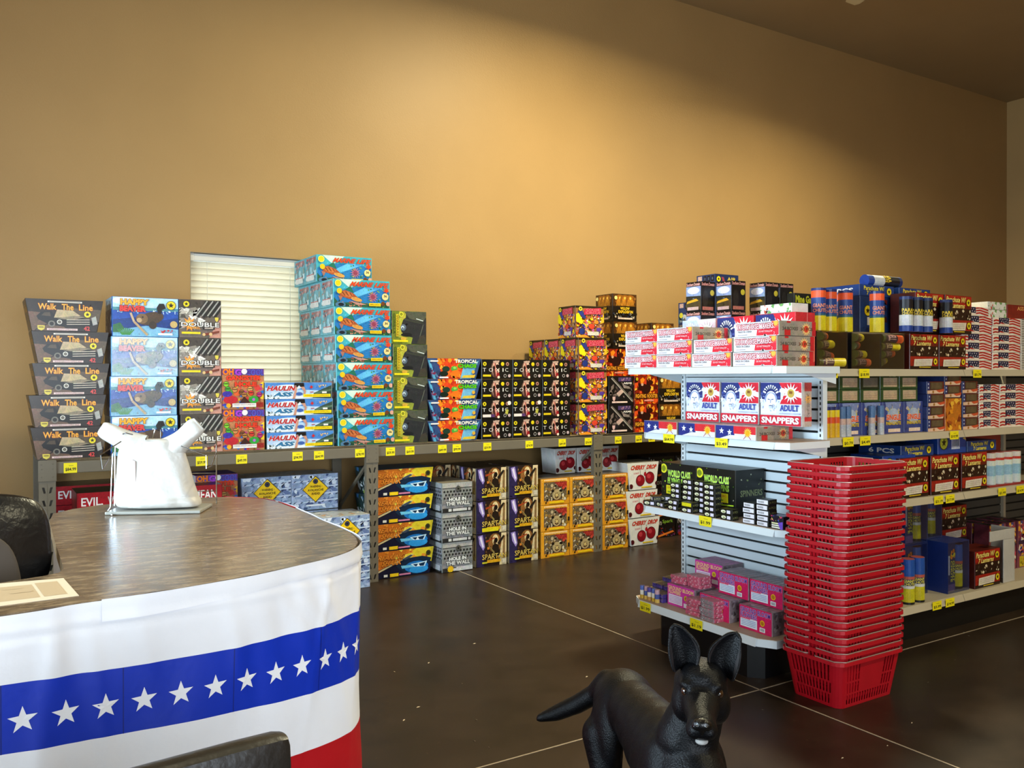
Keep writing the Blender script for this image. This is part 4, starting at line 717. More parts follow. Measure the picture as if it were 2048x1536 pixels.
for i in range(27):
    z = 1.19-i*.0445
    T = Matrix.Translation((0, 0, z)) @ Matrix.Rotation(math.radians(-62), 4, 'X')
    if sl is None:
        q = MB(); pr = [(-.025, 0), (-.0125, .003), (0, .004), (.0125, .003), (.025, 0)]
        v = [Vector((x, p[0], p[1])) for x in (.014, W_-.014) for p in pr] + [Vector((x, p[0], p[1]-.0025)) for x in (.014, W_-.014) for p in pr]
        fs = [(k, k+5, k+6, k+1) for k in range(4)] + [(k+10, k+11, k+16, k+15) for k in range(4)] + [(0, 10, 15, 5), (4, 9, 19, 14), (0, 1, 2, 3, 4, 14, 13, 12, 11, 10), (9, 8, 7, 6, 5, 15, 16, 17, 18, 19)]
        q.add(v, fs); sl = q.build('slat', M['blind'], bl); s_ = sl
    else: s_ = sl.copy(); COL.objects.link(s_)
    s_.matrix_local = T
for x in (.12, W_-.12):
    MB().tube([(x, -.027, .0), (x, -.027, 1.215)], .0018, 5).build('ladder_cord', M['frame'], bl)
# lamps and a ceiling fan (only a blade tip of it is in view)
lamp0 = None
for i, p in enumerate(LAMPS):
    if lamp0 is None:
        lamp0 = empty('ceiling_light', p); MB().lathe([(.05, .26), (.08, .2), (.2, .1), (.27, 0), (.262, 0), (.19, .095), (.07, .19)], 28).build('reflector', M['shade'], lamp0, True)
        MB().lathe([(.205, .012), (.21, .02), (.12, .03)], 24).build('diffuser', M['lamp_glass'], lamp0); MB().tube([(0, 0, .25), (0, 0, ZC-p[2]-.001)], .012, 8).build('stem', M['shade'], lamp0); kids(lamp0)
        o = lamp0
    else: o = copy_tree(lamp0); o.location = p
    tag(o, 'round high bay ceiling light with bell reflector, ' + ('over the racks, middle', 'over the racks, right', 'added out of view over the racks, left', 'added out of view near the shop front, middle', 'added out of view near the shop front, right')[i], 'light', 'high bay ceiling lights')
FC = dep(1775, -45, 7.0); FT = CAM + (F2 + R2*((1699-1024)/FPX) - U3*((6-768)/FPX)); FT = CAM + (FT-CAM)*((FC.z-CAM.z)/(FT.z-CAM.z)); FL = math.hypot(FT.x-FC.x, FT.y-FC.y)
fn = empty('ceiling_fan', (FC.x, FC.y, FC.z-.034)); tag(fn, 'ceiling fan with one tan blade tip dipping into the top of the view', 'fan')
MB().lathe([(.04, .14), (.11, .1), (.12, .02), (.06, -.02)], 20).build('motor', M['fan'], fn, True); MB().tube([(0, 0, .13), (0, 0, ZC-FC.z+.033)], .015, 8).build('rod', M['fan'], fn)
for k in range(5):
    T = Matrix.Rotation(k*2*PI/5+math.atan2(FT.y-FC.y, FT.x-FC.x), 4, 'Z') @ Matrix.Rotation(.2, 4, 'X')
    MB().prism([(.1, -.03), (.2, -.06), (FL-.04, -.065), (FL, -.045), (FL, .045), (FL-.04, .065), (.2, .06), (.1, .03)], .03, .038, T).build('blade', M['fan'], fn)

# ------------------------------------------------------------------ steel rack along the back wall
RY = 5.53; XP = [.352, 2.32, 4.27, 6.22, 8.17]; PW = .085
rack = empty('storage_rack', (XP[0], RY, 0)); tag(rack, 'long beige boltless steel storage rack along the back wall', 'rack')
def rl(mb, name, m): return mb_shift(mb, name, m, rack)
def mb_shift(mb, name, m, par):
    off = par.location; mb.v = [p-off for p in mb.v]; return mb.build(name, m, par)
ZB0, ZB1 = .862, .93
def post_mesh(front):
    b = MB(); H = ZB1+.012 if front else 1.0; t = .003; x0 = -PW/2; n = int(H/.0735); tri = []
    for s in (-1, 1):                                     # two angle strips with slanted keyholes
        for i in range(n+1):
            z0 = i*.0735; z1 = min(z0+.0735, H)
            X0, X1 = (x0, -.0005) if s < 0 else (.0005, -x0)
            out = [Vector((X0, z0, 0)), Vector((X1, z0, 0)), Vector((X1, z1, 0)), Vector((X0, z1, 0))]; P = [out]
            if z1-z0 > .07:
                c = z0+.036; xa = s*.013; xb = s*.021
                h = [Vector((xa-.0055, c-.017, 0)), Vector((xa+.0055, c-.017, 0)), Vector((xb+.0065, c+.017, 0)), Vector((xb-.0065, c+.017, 0))]; P.append(h)
            fl = [q for pp in P for q in pp]; ts = tessellate_polygon(P); k = len(b.v)
            b.v += [Vector((q.x, -.001, q.y)) for q in fl]; b.f += [tuple(k+i_ for i_ in t_) for t_ in ts]
            if len(P) > 1:
                hk = k+4; m_ = len(b.v); b.v += [Vector((q.x, t, q.y)) for q in P[1]]
                b.f += [(hk+i_, hk+(i_+1) % 4, m_+(i_+1) % 4, m_+i_) for i_ in range(4)]
        b.box(s*-x0-.0015 if s > 0 else x0, -x0 if s > 0 else x0+.0015, 0, .038, 0, H)
    b.box(x0, -x0, .036, .038, 0, H)
    return b
pf = post_mesh(True).build('upright_post', M['rack']); 
for i, x in enumerate(XP):
    o = pf if i == 0 else pf.copy()
    if i: COL.objects.link(o)
    o.parent = rack; o.location = (x-XP[0], -.002, 0)
for i, x in enumerate(XP): rl(MB().cbox(x-.035, x+.035, 6.2, 6.23, 0, 1.0, .003), 'rear_post', M['rack'])
for i in range(4):
    a, c = XP[i]+PW/2+.001, XP[i+1]-PW/2-.001
    rl(MB().cbox(a, c, RY+.002, RY+.036, ZB0, ZB1, .004), 'front_beam', M['rack']); rl(MB().cbox(a, c, 6.195, 6.225, ZB0, ZB1, .004), 'rear_beam', M['rack'])
    rl(MB().box(XP[i]+.001, XP[i+1]-.001, RY+.004, 6.3, ZB1+.013, ZB1+.0155).box(a, c, RY+.04, 6.19, ZB1-.002, ZB1+.0125), 'shelf_deck', M['deck'])  # thin sheet extended past the rear beam to block lamp light on the wall
for x in XP[:4]:
    pl = MB().cbox(x-.046, x+.046, RY-.008, RY-.0035, ZB0-.04, ZB1+.01, .001)
    for sx in (-1, 1):
        for z in (ZB0-.015, ZB0+.03, ZB1-.01): pl.lathe([(.004, 0), (.003, .002)], 8, Matrix.Translation((x+sx*.028, RY-.0081, z)) @ Matrix.Rotation(PI/2, 4, 'X'))
    rl(pl, 'joint_plate', M['rack'])
    rl(MB().tube([(x, 6.19, .42), (x, RY+.04, .84)], .014, 6), 'side_brace', M['rack'])
ZD = ZB1+.0165

def tagp(loc, txt, label, rz=0, w=.069, h=.058, tilt=0):
    o = empty('price_tag', loc, rz); tag(o, label, 'price tag', 'yellow price tags')
    c = MB().cbox(-w/2, w/2, -.0012, 0, 0, h, .0004).build('tag_card', M['tag'], o)
    fs, x0, y0, ww, hh = text_tris(txt, .02); V = []; F_ = []
    for f in fs:
        k = len(V); V += [(-w*.38+(p[0]-x0)/ww*w*.8, -.0017, h*.17+(p[1]-y0)/hh*h*.36) for p in f]; F_.append(tuple(range(k, k+len(f))))
    k = len(V); V += [(-w*.12, -.0017, h*.72), (w*.22, -.0017, h*.72), (w*.22, -.0017, h*.75), (-w*.12, -.0017, h*.75)]; F_.append((k, k+1, k+2, k+3))
    mesh_obj('price_lettering', V, F_, M['ink'], o); o.rotation_euler = (tilt, 0, rz); return o
for x, t, where in ((141, '$84.99', 'below the leftmost fan-shaped car packs'), (404, '$59.99', 'below the smoky shotgun cartons, right of the white bag'), (484, '$49.99', 'below the two graffiti cartons'), (596, '$94.99', 'below the flat cartons with bare legs, left of its pair'), (639, '$64.99', 'below the flat cartons with bare legs, right of its pair'),
    (721, '$78.99', 'just left of the second rack post'), (782, '$59.99', 'just right of the second rack post'), (821, '$69.99', 'below the gorilla cartons at their right edge'), (886, '$49.99', 'below the orange tropical packs, left of its pair'), (915, '$99.99', 'below the orange tropical packs, right of its pair'),
    (976, '$59.99', 'below the first column of black skull cartons'), (1060, '$74.99', 'below the middle column of black skull cartons'), (1126, '$49.99', 'below the last column of black skull cartons'), (1178, '$74.99', 'just left of the third rack post'), (1238, '$56.99', 'below the black rifle cartons'), (1279, '$68.99', 'below the flame rooster cartons'), (1305, '$58.99', 'right beside the endcap shelf corner')):
    P = at(x, 905, 1, RY-.009)
    tagp((P.x, RY+.0012, ZB0+.001), t, f'yellow tag reading {t} {where}')

# ------------------------------------------------------------------ cartons on the rack
def column(key, x, y, z0, n, desc, group, alt=None, dz=None, dx=None):
    for i in range(n):
        k = alt.get(i, key) if alt else key
        ox = dx[i] if dx else random.uniform(-.003, .003)
        put(k, x+ox, y, z0+i*(dz or K[key]['h']), f'{desc}, {nth(i, n)}' if '{}' not in desc else desc.format(nth(i, n)), 'box', group)
def fy(key, y): return y+K[key]['d']/2
column('walk', .468, fy('walk', RY+.004), ZD, 5, 'brown fan-shaped pack with black car, leftmost rack pile, {}', 'fan-shaped car packs', dx=[0, -.008, .01, .008, -.022])
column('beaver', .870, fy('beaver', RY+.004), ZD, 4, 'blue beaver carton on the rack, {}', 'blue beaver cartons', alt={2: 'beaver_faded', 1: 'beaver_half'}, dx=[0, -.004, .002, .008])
column('double', 1.19, fy('double', RY+.004), ZD, 4, 'smoky brown carton with shotgun barrels beside the blind, {}', 'smoky shotgun cartons', dx=[.008, .003, 0, 0])
column('gang', 1.451, fy('gang', RY+.006), ZD, 2, 'colourful graffiti carton below the blind, {}', 'graffiti cartons')
column('haul', 1.816, fy('haul', RY+.004), ZD, 4, 'flat blue carton with bare legs and black shorts, {}', 'flat cartons with bare legs', dx=[.006, .004, 0, -.006])
for r in range(3):
    for i in range(7):
        if i == 6 and r == 0: continue
        row = ('front column', 'middle column behind the front', 'rear column by the wall')[r]
        lev = nth(i, 7) if r else nth(i, 6)
        put('marine', 2.259+.011*(5-i)*(.6 if i < 6 else 0)-.006+(-.03 if i == 6 else 0), RY+.005+.121+r*.243, ZD+i*.188, f'teal carton with sea turtle, {row}, {lev}', 'box', 'teal sea turtle cartons')
column('gorilla', 2.612, fy('gorilla', RY+.006), ZD, 4, 'olive carton with gorilla in a camouflage hat, {}', 'gorilla cartons', dx=[.004, .002, .001, -.006])
column('tropical', 2.968, fy('tropical', RY+.004), ZD, 4, 'orange fan-shaped tropical fish pack on the rack, {}', 'tropical fan-shaped packs')
for c, (x, nm) in enumerate(((3.324, 'left'), (3.595, 'middle'), (3.866, 'right'))):
    column('toxic', x, fy('toxic', RY+.004), ZD, 4, f'black carton with cracked skull face, {nm} column, {{}}', 'black skull cartons', alt={1: 'toxic_pale'} if c < 2 else None)
for i in range(4):
    if i == 3: put('color', 4.236, RY+.06+.118, ZD+3*.2595, 'confetti coloured carton alone on top of its pile', 'box', 'confetti coloured cartons'); continue
    for r in range(3):
        nm = ('front', 'middle', 'rear')[r]
        put('color', 4.222, RY+.004+.118+r*.2375, ZD+i*.2595, f'confetti coloured carton, {nm} of its row, {nth(i, 3)[:-4] if i in (0, 2) else nth(i, 3)} level', 'box', 'confetti coloured cartons')
column('arms', 4.513, fy('arms', RY+.004), ZD, 2, 'black carton with crossed rifles, {}', 'black rifle cartons', dx=[-.002, .003])
column('rooster', 4.782, fy('rooster', RY+.004), ZD, 2, 'red flame carton with fighting bird, front row, {}', 'flame rooster cartons')
column('willow', 5.056, fy('willow', RY+.004), ZD, 2, 'dark carton with golden willow sparks, front row beside endcap, {}', 'golden willow cartons')
y2 = RY+.004+.1175+.238
column('arms', 4.513, y2, ZD, 2, 'black carton with crossed rifles, second row, {}', 'black rifle cartons')
column('rooster', 4.782, y2, ZD, 2, 'red flame carton with fighting bird, second row, {}', 'flame rooster cartons')
column('willow', 5.056, y2, ZD, 2, 'dark carton with golden willow sparks, second row, {}', 'golden willow cartons')
z2 = ZD+2*.2345
put('rooster', 4.66, y2, z2, 'red flame carton standing on the rifle cartons, set back', 'box', 'flame rooster cartons'); put('rooster', 4.93, y2, z2, 'red flame carton on the second row behind the noise makers', 'box', 'flame rooster cartons')
put('willow', 4.755, y2, z2+.236, 'dark willow spark carton, lower of the tall pair beside the confetti top', 'box', 'golden willow cartons'); put('willow', 4.75, y2, z2+.236+.2355, 'dark willow spark carton highest on the rack beside the confetti top', 'box', 'golden willow cartons')
put('willow', 5.18, y2, z2+.236, 'dark willow spark carton peeking over the noise maker boxes', 'box', 'golden willow cartons'); put('willow', 5.18, y2, z2, 'dark willow spark carton supporting another behind the noise makers', 'box', 'golden willow cartons')
xa = 5.73; ya = RY+.12
for i in range(6):
    for r in range(2):
        if i == 5 and r == 1: continue
        put('air', xa, ya+r*.24, ZD+i*.2265, f'navy carton with aircraft and black frames, {("front", "rear")[r]}, {nth(i, 6)}', 'box', 'navy aircraft cartons')
# ------------------------------------------------------------------ cartons on the floor below the rack
for i in range(6): put('evil', .92, RY+.07+.15, i*.1195+.02, f'long flat red carton, lettered, under the rack behind the bag, {nth(i, 6)}', 'box', 'long red cartons')
for i in range(2): put('evil', .83, RY+.07+.2+.355, i*.1195+.5, f'long flat dark red carton against the wall, {("lower", "upper")[i]} of the rear pair', 'box', 'long red cartons')
for i in range(2): put('evil', .83, RY+.07+.2+.355, i*.24, f'long flat red carton at the wall foot, {("lower", "upper")[i]}', 'box', 'long red cartons')
column('gang', 1.34, 5.9, 0, 3, 'graffiti carton in the shade under the rack, {}', 'graffiti cartons')
for x, nm in ((1.66, 'left'), (1.993, 'right')):
    for i in range(3): put('avalanche', x, 5.75+.15, i*.2505, f'pale blue snow carton with yellow diamond, rear {nm}, {nth(i, 3)}', 'box', 'snow cartons')
for i in range(2): put('avalanche', 2.085, RY+.03, .002+i*.247, f'pale snow carton with yellow diamond, front pair beside post, {("lower", "upper")[i]}', 'box', 'snow cartons', rz=.03)
for i in range(4): put('shark', 2.58+(.0, -.004, -.004, -.002)[i], RY+.215+(.0, .0, .0, .0)[i], .002+i*.191, f'navy and yellow shark fan-shaped pack, {nth(i, 4)}', 'box', 'shark packs')
for r in range(2):
    for i in range(3): put('hole_star' if (i == 0 and r == 0) else 'hole', 2.972, RY-.02+.135+r*.275, .002+i*.2155, f'grey perforated-look carton, {("front", "rear")[r]}, {nth(i, 3)}', 'box', 'grey perforated cartons')
for c, x in ((0, 3.272), (1, 3.558)):
    for r in range(2):
        for i in range(3): put('spartan_tag' if (c, r, i) == (0, 0, 1) else 'spartan', x, RY+.125+r*.255, i*.2455, f'dark warrior carton, {("left", "right")[c]} column, {("front", "rear")[r]}, {nth(i, 3)}', 'box', 'warrior cartons')
for i in range(3): put('spartan', 3.0, RY+.125+.38, i*.2455, f'dark warrior carton behind the grey cartons, {nth(i, 3)}', 'box', 'warrior cartons')
for c, x in ((0, 3.855), (1, 4.13), (2, 4.452)):
    for i in range(3): put('tiger', x, RY+.145, .001+i*.206, f'orange carton with tiger face, {("left", "middle", "right of the post")[c]} column, {nth(i, 3)}', 'box', 'orange tiger cartons')
for x, nm in ((4.1, 'left'), (4.325, 'middle'), (4.545, 'right')): put('cherry_small', x, RY+.2+.11, .622, f'white cherry pack on top of the orange tiger cartons, {nm} one', 'box', 'white cherry packs')
for i in range(3): put('cherry', 4.745+(.012, -.012, 0)[i], RY+.13, .004+i*.232, f'white cherry fan-shaped pack, floor pile, {nth(i, 3)}', 'box', 'white cherry packs')
for c, x in enumerate((5.12, 5.43, 5.74)):
    for i in range(4): put('neon', x, RY+.33, .002+i*.178, f'black neon lettered carton, column {("one", "two", "three")[c]} past the cherry packs, {nth(i, 4)}', 'box', 'black neon cartons')
# ------------------------------------------------------------------ gondola shelving: endcap facing left, long run facing the camera
EX, EY0, EY1 = 3.44, 2.695, 3.665            # endcap back panel plane and its width
GX1, GYF, GYC, GYB = 7.6, 2.735, 3.20, 3.66
end = empty('endcap_display', (EX, (EY0+EY1)/2, 0)); tag(end, 'white slatwall endcap display with four shelves at the gondola end', 'display rack')
def el(mb, name, m): return mb_shift(mb, name, m, end)
el(MB().box(EX+.012, EX+.02, EY0+.03, EY1-.03, .1, 1.43), 'back_board', M['dark'])
sl = None
for i in range(22):
    z = .235+i*.0535
    if sl is None:
        sl = el(MB().cbox(EX-.002, EX+.0115, EY0+.031, EY1-.031, z, z+.0425, .0015), 'slat', M['slat'])
    else:
        o = sl.copy(); COL.objects.link(o); o.location.z = i*.0535
for y, nm in ((EY0, 'r'), (EY1-.03, 'l')):
    el(MB().cbox(EX-.012, EX+.02, y, y+.03, 0, 1.44, .002), 'upright', M['white_metal'])
    sb = MB()
    for k in range(52): sb.box(EX-.0127, EX-.0118, y+.0115, y+.0185, .1+k*.0254, .1+k*.0254+.014)
    el(sb, 'slot_row', M['dark'])['kind'] = 'stuff'
el(MB().cbox(EX-.006, EX+.016, EY0+.031, EY1-.031, 1.405, 1.436, .002), 'top_rail', M['white_metal'])
def shelf_plan(x0, x1, y0, y1, c):
    return [(x1, y0), (x1, y1), (x0+c*.6, y1), (x0, y1-c), (x0, y0+c), (x0+c*.6, y0)][::-1]
def shelf(x0, z, y0, y1, c, lip, deck=None):
    P = shelf_plan(x0, EX-.013, y0, y1, c); Q = shelf_plan(x0+.003, EX-.014, y0+.003, y1-.003, c)
    s = el(MB().prism(P, z-lip, z-.0025), 'shelf', M['white_metal']); MB_ = MB().prism(Q, z-.0024, z)
    MB_.v = [p-end.location for p in MB_.v]; MB_.build('shelf_deck', M[deck or 'deckboard'], s)
    # slanted price rail across the front
    yc0, yc1 = y0+c+.004, y1-c-.004
    r = MB().add([(x0-.001, yc0, z-.002), (x0-.001, yc1, z-.002), (x0-.012, yc1, z-lip), (x0-.012, yc0, z-lip), (x0-.0005, yc0, z-lip), (x0-.0005, yc1, z-lip)], [(0, 1, 2, 3), (3, 2, 5, 4), (0, 3, 4), (1, 5, 2), (0, 4, 5, 1)])
    r.v = [p-end.location for p in r.v]; r.build('price_rail', M['white_metal'], s)
    for yy in (y0+.02, y1-.032): b = MB().add([(EX-.014, yy, z-lip), (EX-.014, yy+.003, z-lip), (EX-.014, yy, z-lip-.05), (EX-.014, yy+.003, z-lip-.05), (EX-.25, yy, z-lip), (EX-.25, yy+.003, z-lip)], [(0, 2, 4), (1, 5, 3), (2, 3, 5, 4), (0, 4, 5, 1), (0, 1, 3, 2)]); b.v = [p-end.location for p in b.v]; b.build('bracket', M['white_metal'], s)
SH = [(3.045, .203, 2.68, 3.66, .075, .038), (3.115, .703, 2.655, 3.665, .055, .034), (3.115, 1.104, 2.655, 3.66, .055, .034), (3.03, 1.453, 2.60, 3.69, .05, .034)]
for a in SH: shelf(*a)
el(MB().prism([(EX-.02, 2.77), (3.115, 2.77), (3.06, 2.83), (3.06, 3.42), (3.09, 3.46), (EX-.02, 3.46)][::-1], 0, .16), 'kick_panel', M['kick'])
def etag(px_, py_, s, txt, lab):
    x0, z, y0, y1, c, lip = SH[s]; P = at(px_, py_, 0, x0-.012)
    o = tagp((x0-.0135, P.y, z-lip-.012), txt, lab, rz=-PI/2, w=.085, h=.05); return o
etag(1338, 873, 2, '$64.99', 'yellow tag reading $64.99 on the white endcap shelf of snappers'); etag(1443, 882, 2, '$3.49', 'yellow price tag reading $3.49 on the endcap shelf of snappers')
etag(1411, 1048, 1, '$1.99', 'yellow price tag reading $1.99 on the endcap shelf of small black boxes'); etag(1291, 1214, 0, '$1.99', 'yellow price tag reading $1.99 at the left end of the lowest endcap shelf'); etag(1393, 1248, 0, '$1.19', 'yellow price tag reading $1.19 on the lowest endcap shelf')
RZ = -PI/2
def ec(key, xf, yc, z, label, grp, jit=.01, cat='box'): return put(key, xf+K[key]['d']/2, yc, z, label, cat, grp, rz=RZ, jit=jit)
ZT = 1.4535
for i, (n4, xs) in enumerate(((4, (3.593, 3.33, 3.06, 2.787)), (4, (3.587, 3.325, 3.053, 2.781)), (3, (3.587, 3.32, None, 2.777)))):
    for c, y in enumerate(xs):
        if y is None: continue
        ec('tnm', 3.06+random.uniform(-.004, .004), y, ZT+i*.0685, f'white red noise maker box, {("bottom", "middle", "top")[i]} layer, {("leftmost", "second", "third", "rightmost")[c]}', 'noise maker boxes')
for c, (y, k) in enumerate(((3.42, 'snapper_pale'), (3.157, 'snapper_red'), (2.895, 'snapper_red'))):
    ec(k, 3.325, y, ZT, f'{("faded white", "red and blue", "red and blue")[c]} snapper carton behind the noise makers, {("left", "middle", "right")[c]}', 'upright snapper cartons')
z3 = 1.1045
for c, y in enumerate((3.312, 3.055, 2.796)): ec('snapper', 3.25, y, z3+.0665, f'upright white snapper carton with crowned statue face, {("left", "middle", "right")[c]} on shelf', 'white snapper cartons')
for c, y in enumerate((3.47, 3.2, 2.936)): ec('display', 3.095, y, z3, f'low starry snapper box lying before the statue cartons, {("left", "middle", "right")[c]}', 'low starry boxes')
z1 = .7035
for i in range(1): ec('wcs', 3.215, 3.46, z1, 'black and green spinner carton, left one on the third endcap shelf', 'spinner cartons'); ec('wcs', 3.215, 3.185, z1, 'black and green spinner carton, right one on the third endcap shelf', 'spinner cartons')
for (y, x, n_, k, nm) in ((3.432, 3.168, 5, 'small6', 'first stack from the left'), (3.342, 3.168, 6, 'small6', 'second stack from the left'), (3.255, 3.168, 6, 'small6', 'third stack from the left'), (3.13, 3.115, 6, 'small6', 'tall stack with visible side'), (3.02, 3.12, 2, 'small6', 'low stack right of the tall one'), (2.885, 3.13, 4, 'smallw', 'stack with barcodes'), (2.80, 3.13, 5, 'smallw', 'right stack with white stickers')):
    for i in range(n_): ec(k, x, y+random.uniform(-.003, .003), z1+i*K[k]['h'], f'small black spinner box, {nm}, {nth(i, n_)}', 'small black spinner boxes', .06)
for y, ks, nm in ((3.40, ('small6', 'small6'), 'left front pair'), (3.295, ('small6', 'smally'), 'front pair with yellow label')):
    for i, k in enumerate(ks): ec(k, 3.119, y, z1+i*.0275, f'small black spinner box, {nm}, {("lower", "upper")[i]}', 'small black spinner boxes', .05)
for i, (x, y, zz, r) in enumerate(((3.15, 3.60, 0, .3), (3.16, 3.515, 0, -.2), (3.215, 3.60, 0, .1), (3.152, 3.57, .0285, -.5), (3.20, 3.545, .0285, .6))): put('small6', x, y, z1+zz, f'small black spinner box in the loose heap at the left shelf end, {ORD[i]}', 'box', 'small black spinner boxes', rz=RZ+r)
ec('novelty', 3.13, 2.715, z1, 'purple and white novelty box at the right end beside the baskets', None)
# packs of ground flowers on the lowest shelf
z0 = .2035
for key, x, y, z, lab in (('bloom_pink', 3.115, 3.335, z0, 'bright pink bloom box at the front of the lowest shelf, left'), ('bloom', 3.115, 3.095, z0, 'crimson bloom box, front row, middle of the lowest shelf'), ('bloom', 3.115, 2.83, z0, 'crimson bloom box, front row, right end of the lowest shelf'),
        ('bloom', 3.27, 3.04, z0, 'crimson bloom box, lower rear, middle'), ('bloom', 3.27, 2.83, z0, 'crimson bloom box, lower rear, right'), ('bloom_pink', 3.275, 3.30, z0, 'bright pink bloom box, lower rear, left'),
        ('bloom', 3.19, 3.04, z0+.1125, 'crimson bloom box, upper layer, left of two'), ('bloom', 3.19, 2.832, z0+.1125, 'crimson bloom box, upper layer, right of two'), ('bloom_pink', 3.28, 3.30, z0+.1125, 'bright pink bloom box high at the back by the slats')):
    ec(key, x, y, z, lab, 'bloom boxes', .02)
for (x, y, zz, n_, k, nm) in ((3.07, 3.2, z0, 4, 'bloom_small', 'front stack near the price tag'), (3.055, 3.085, z0, 5, 'bloom_grey', 'taller greyish front stack'), (3.14, 3.385, z0+.1125, 2, 'bloom_small', 'on the left pink box'), (3.15, 3.275, z0+.1125, 3, 'bloom_small', 'on the pink box beside the crimson ones')):
    for i in range(n_): ec(k, x+random.uniform(-.004, .004), y+random.uniform(-.004, .004), zz+i*.0207, f'small wrapped pink pack, {nm}, {nth(i, n_)}', 'small pink packs', .12, 'pack')
for d in range(4):
    for r in range(2):
        for l in range((2, 3, 4, 4)[d]): put('purple', 3.135+.0765*d+random.uniform(-.002, .002), 3.495+.092*r, z0+.0225*l, f'flat purple and gold pack, {ORD[d]} pile back, {("right", "left")[r]}, {ORD[l]} from bottom', 'pack', 'purple gold packs', rz=RZ, jit=.05)
cyl_tone = (('#5f6fb4', '#e0d8c8', '#c9a23a'), ('#c9a0a8', '#4a5a9a', '#d8b45a'), ('#5a4a9a', '#e0d4c0', '#b88a4a'))
def ctube(name, r, bands, par=None, cap=None, n=14, text=None, tcol='#e8c42c'):
    "printed cardboard tube: bands = (z0, z1, colour)"
    P = []
    for z0_, z1_, c in bands:
        for k in range(n):
            a, b_ = 2*PI*k/n, 2*PI*(k+1)/n
            P.append(([Vector((r*math.cos(a), r*math.sin(a), z0_)), Vector((r*math.cos(b_), r*math.sin(b_), z0_)), Vector((r*math.cos(b_), r*math.sin(b_), z1_)), Vector((r*math.cos(a), r*math.sin(a), z1_))], lin(c)))
    for z, c, fl in ((bands[0][0], bands[0][2], 1), (bands[-1][1], cap or bands[-1][2], 0)):
        ring = [Vector((r*math.cos(2*PI*k/n), r*math.sin(2*PI*k/n), z)) for k in range(n)]; P.append((ring[::-1] if fl else ring, lin(c)))
    if text:
        for t, za, zb, wd, c in text:
            A = Face(1, 1, lambda u, v, e: Vector(((r+.0012)*math.cos(-PI*.72+wd*(u-.5)/r), (r+.0012)*math.sin(-PI*.72+wd*(u-.5)/r), za+(zb-za)*v)))
            A.text(t, 0, 0, 1, 1, c, .03); P += A.out
    return cmesh(name, P)
for i in range(5):
    me = ctube('small_tube', .013, [(0, .02, cyl_tone[i % 3][2]), (.02, .045, cyl_tone[i % 3][1]), (.045, .068, cyl_tone[i % 3][0])])
    o = link(bpy.data.objects.new('firework_tube', me)); o.location = (3.083+.004*(i % 2), 3.60-.03*i, z0); tag(o, f'tiny blue and gold tube standing at the left shelf corner, {("first", "second", "third", "fourth", "fifth")[i]} from left', 'tube', 'tiny tubes at the shelf corner')

# ---- the long run
gon = empty('gondola_shelving', ((EX+GX1)/2, GYC, 0)); tag(gon, 'long almond double sided gondola shelving running to the right', 'shelving')
def gl(mb, name, m): return mb_shift(mb, name, m, gon)
gx0 = EX+.03
gl(MB().box(gx0, GX1, GYC-.004, GYC+.01, .12, 1.42), 'centre_board', M['dark'])
bays = [gx0, gx0+1.215, gx0+2.43, gx0+3.645]
g0 = None
for bi in range(3):
    for i in range(22):
        z = .225+i*.0535
        if g0 is None: g0 = gl(MB().cbox(bays[0]+.016, bays[1]-.016, GYC-.012, GYC-.0045, z, z+.0435, .0012), 'slat', M['slat_dark'])
        else:
            o = g0.copy(); COL.objects.link(o); o.location = g0.location + Vector((bi*1.215, 0, i*.0535))
    for k, zt in enumerate((.187, .757, 1.104, 1.443)):
        x0, x1 = bays[bi]+.002, bays[bi+1]-.002
        s = gl(MB().cbox(x0, x1, GYF+.012, GYC-.013, zt-.03, zt, .002), 'shelf', M['almond'])
        r = MB().add([(x0, GYF+.012, zt-.001), (x1, GYF+.012, zt-.001), (x1, GYF, zt-.037), (x0, GYF, zt-.037), (x0, GYF+.0115, zt-.037), (x1, GYF+.0115, zt-.037)], [(0, 3, 2, 1), (3, 4, 5, 2), (0, 4, 3), (1, 2, 5), (0, 1, 5, 4)]); r.v = [p-gon.location for p in r.v]; r.build('price_rail', M['almond'], s)
    for k, zt in enumerate((.187, .757, 1.104, 1.443)): gl(MB().cbox(bays[bi]+.002, bays[bi+1]-.002, GYC+.0105, GYB, zt-.03, zt, .002), 'rear_shelf', M['almond'])
for x in bays: gl(MB().cbox(x-.0135, x+.0135, GYC-.03, GYC+.03, 0, 1.445, .003), 'upright', M['almond'])
gl(MB().cbox(gx0-.005, gx0+.022, GYF+.02, GYF+.05, 0, 1.445, .003), 'corner_post', M['almond'])
gl(MB().box(gx0+.01, GX1-.05, GYF+.045, GYF+.06, 0, .148), 'kick_panel', M['kick'])
def gtag(px_, zt, txt, lab):
    P = at(px_, 900, 1, GYF); tagp((P.x, GYF-.001, zt-.046), txt, lab, w=.082, h=.046)
    return
for px_, zt, t, lab in ((1664, 1.443, '$4.99', 'at the left end of the top shelf'), (1728, 1.443, '$18.99', 'below the trays of mortar shells'), (1954, 1.443, '$0.79', 'below the flag boxes on the top shelf'), (1696, 1.104, '$0.79', 'at the left of the second shelf'), (1730, 1.104, '$4.49', 'second on the second shelf'), (1908, 1.104, '$10.99', 'below the window boxes on the second shelf')):
    gtag(px_, zt, t, f'yellow price tag reading {t} {lab}')
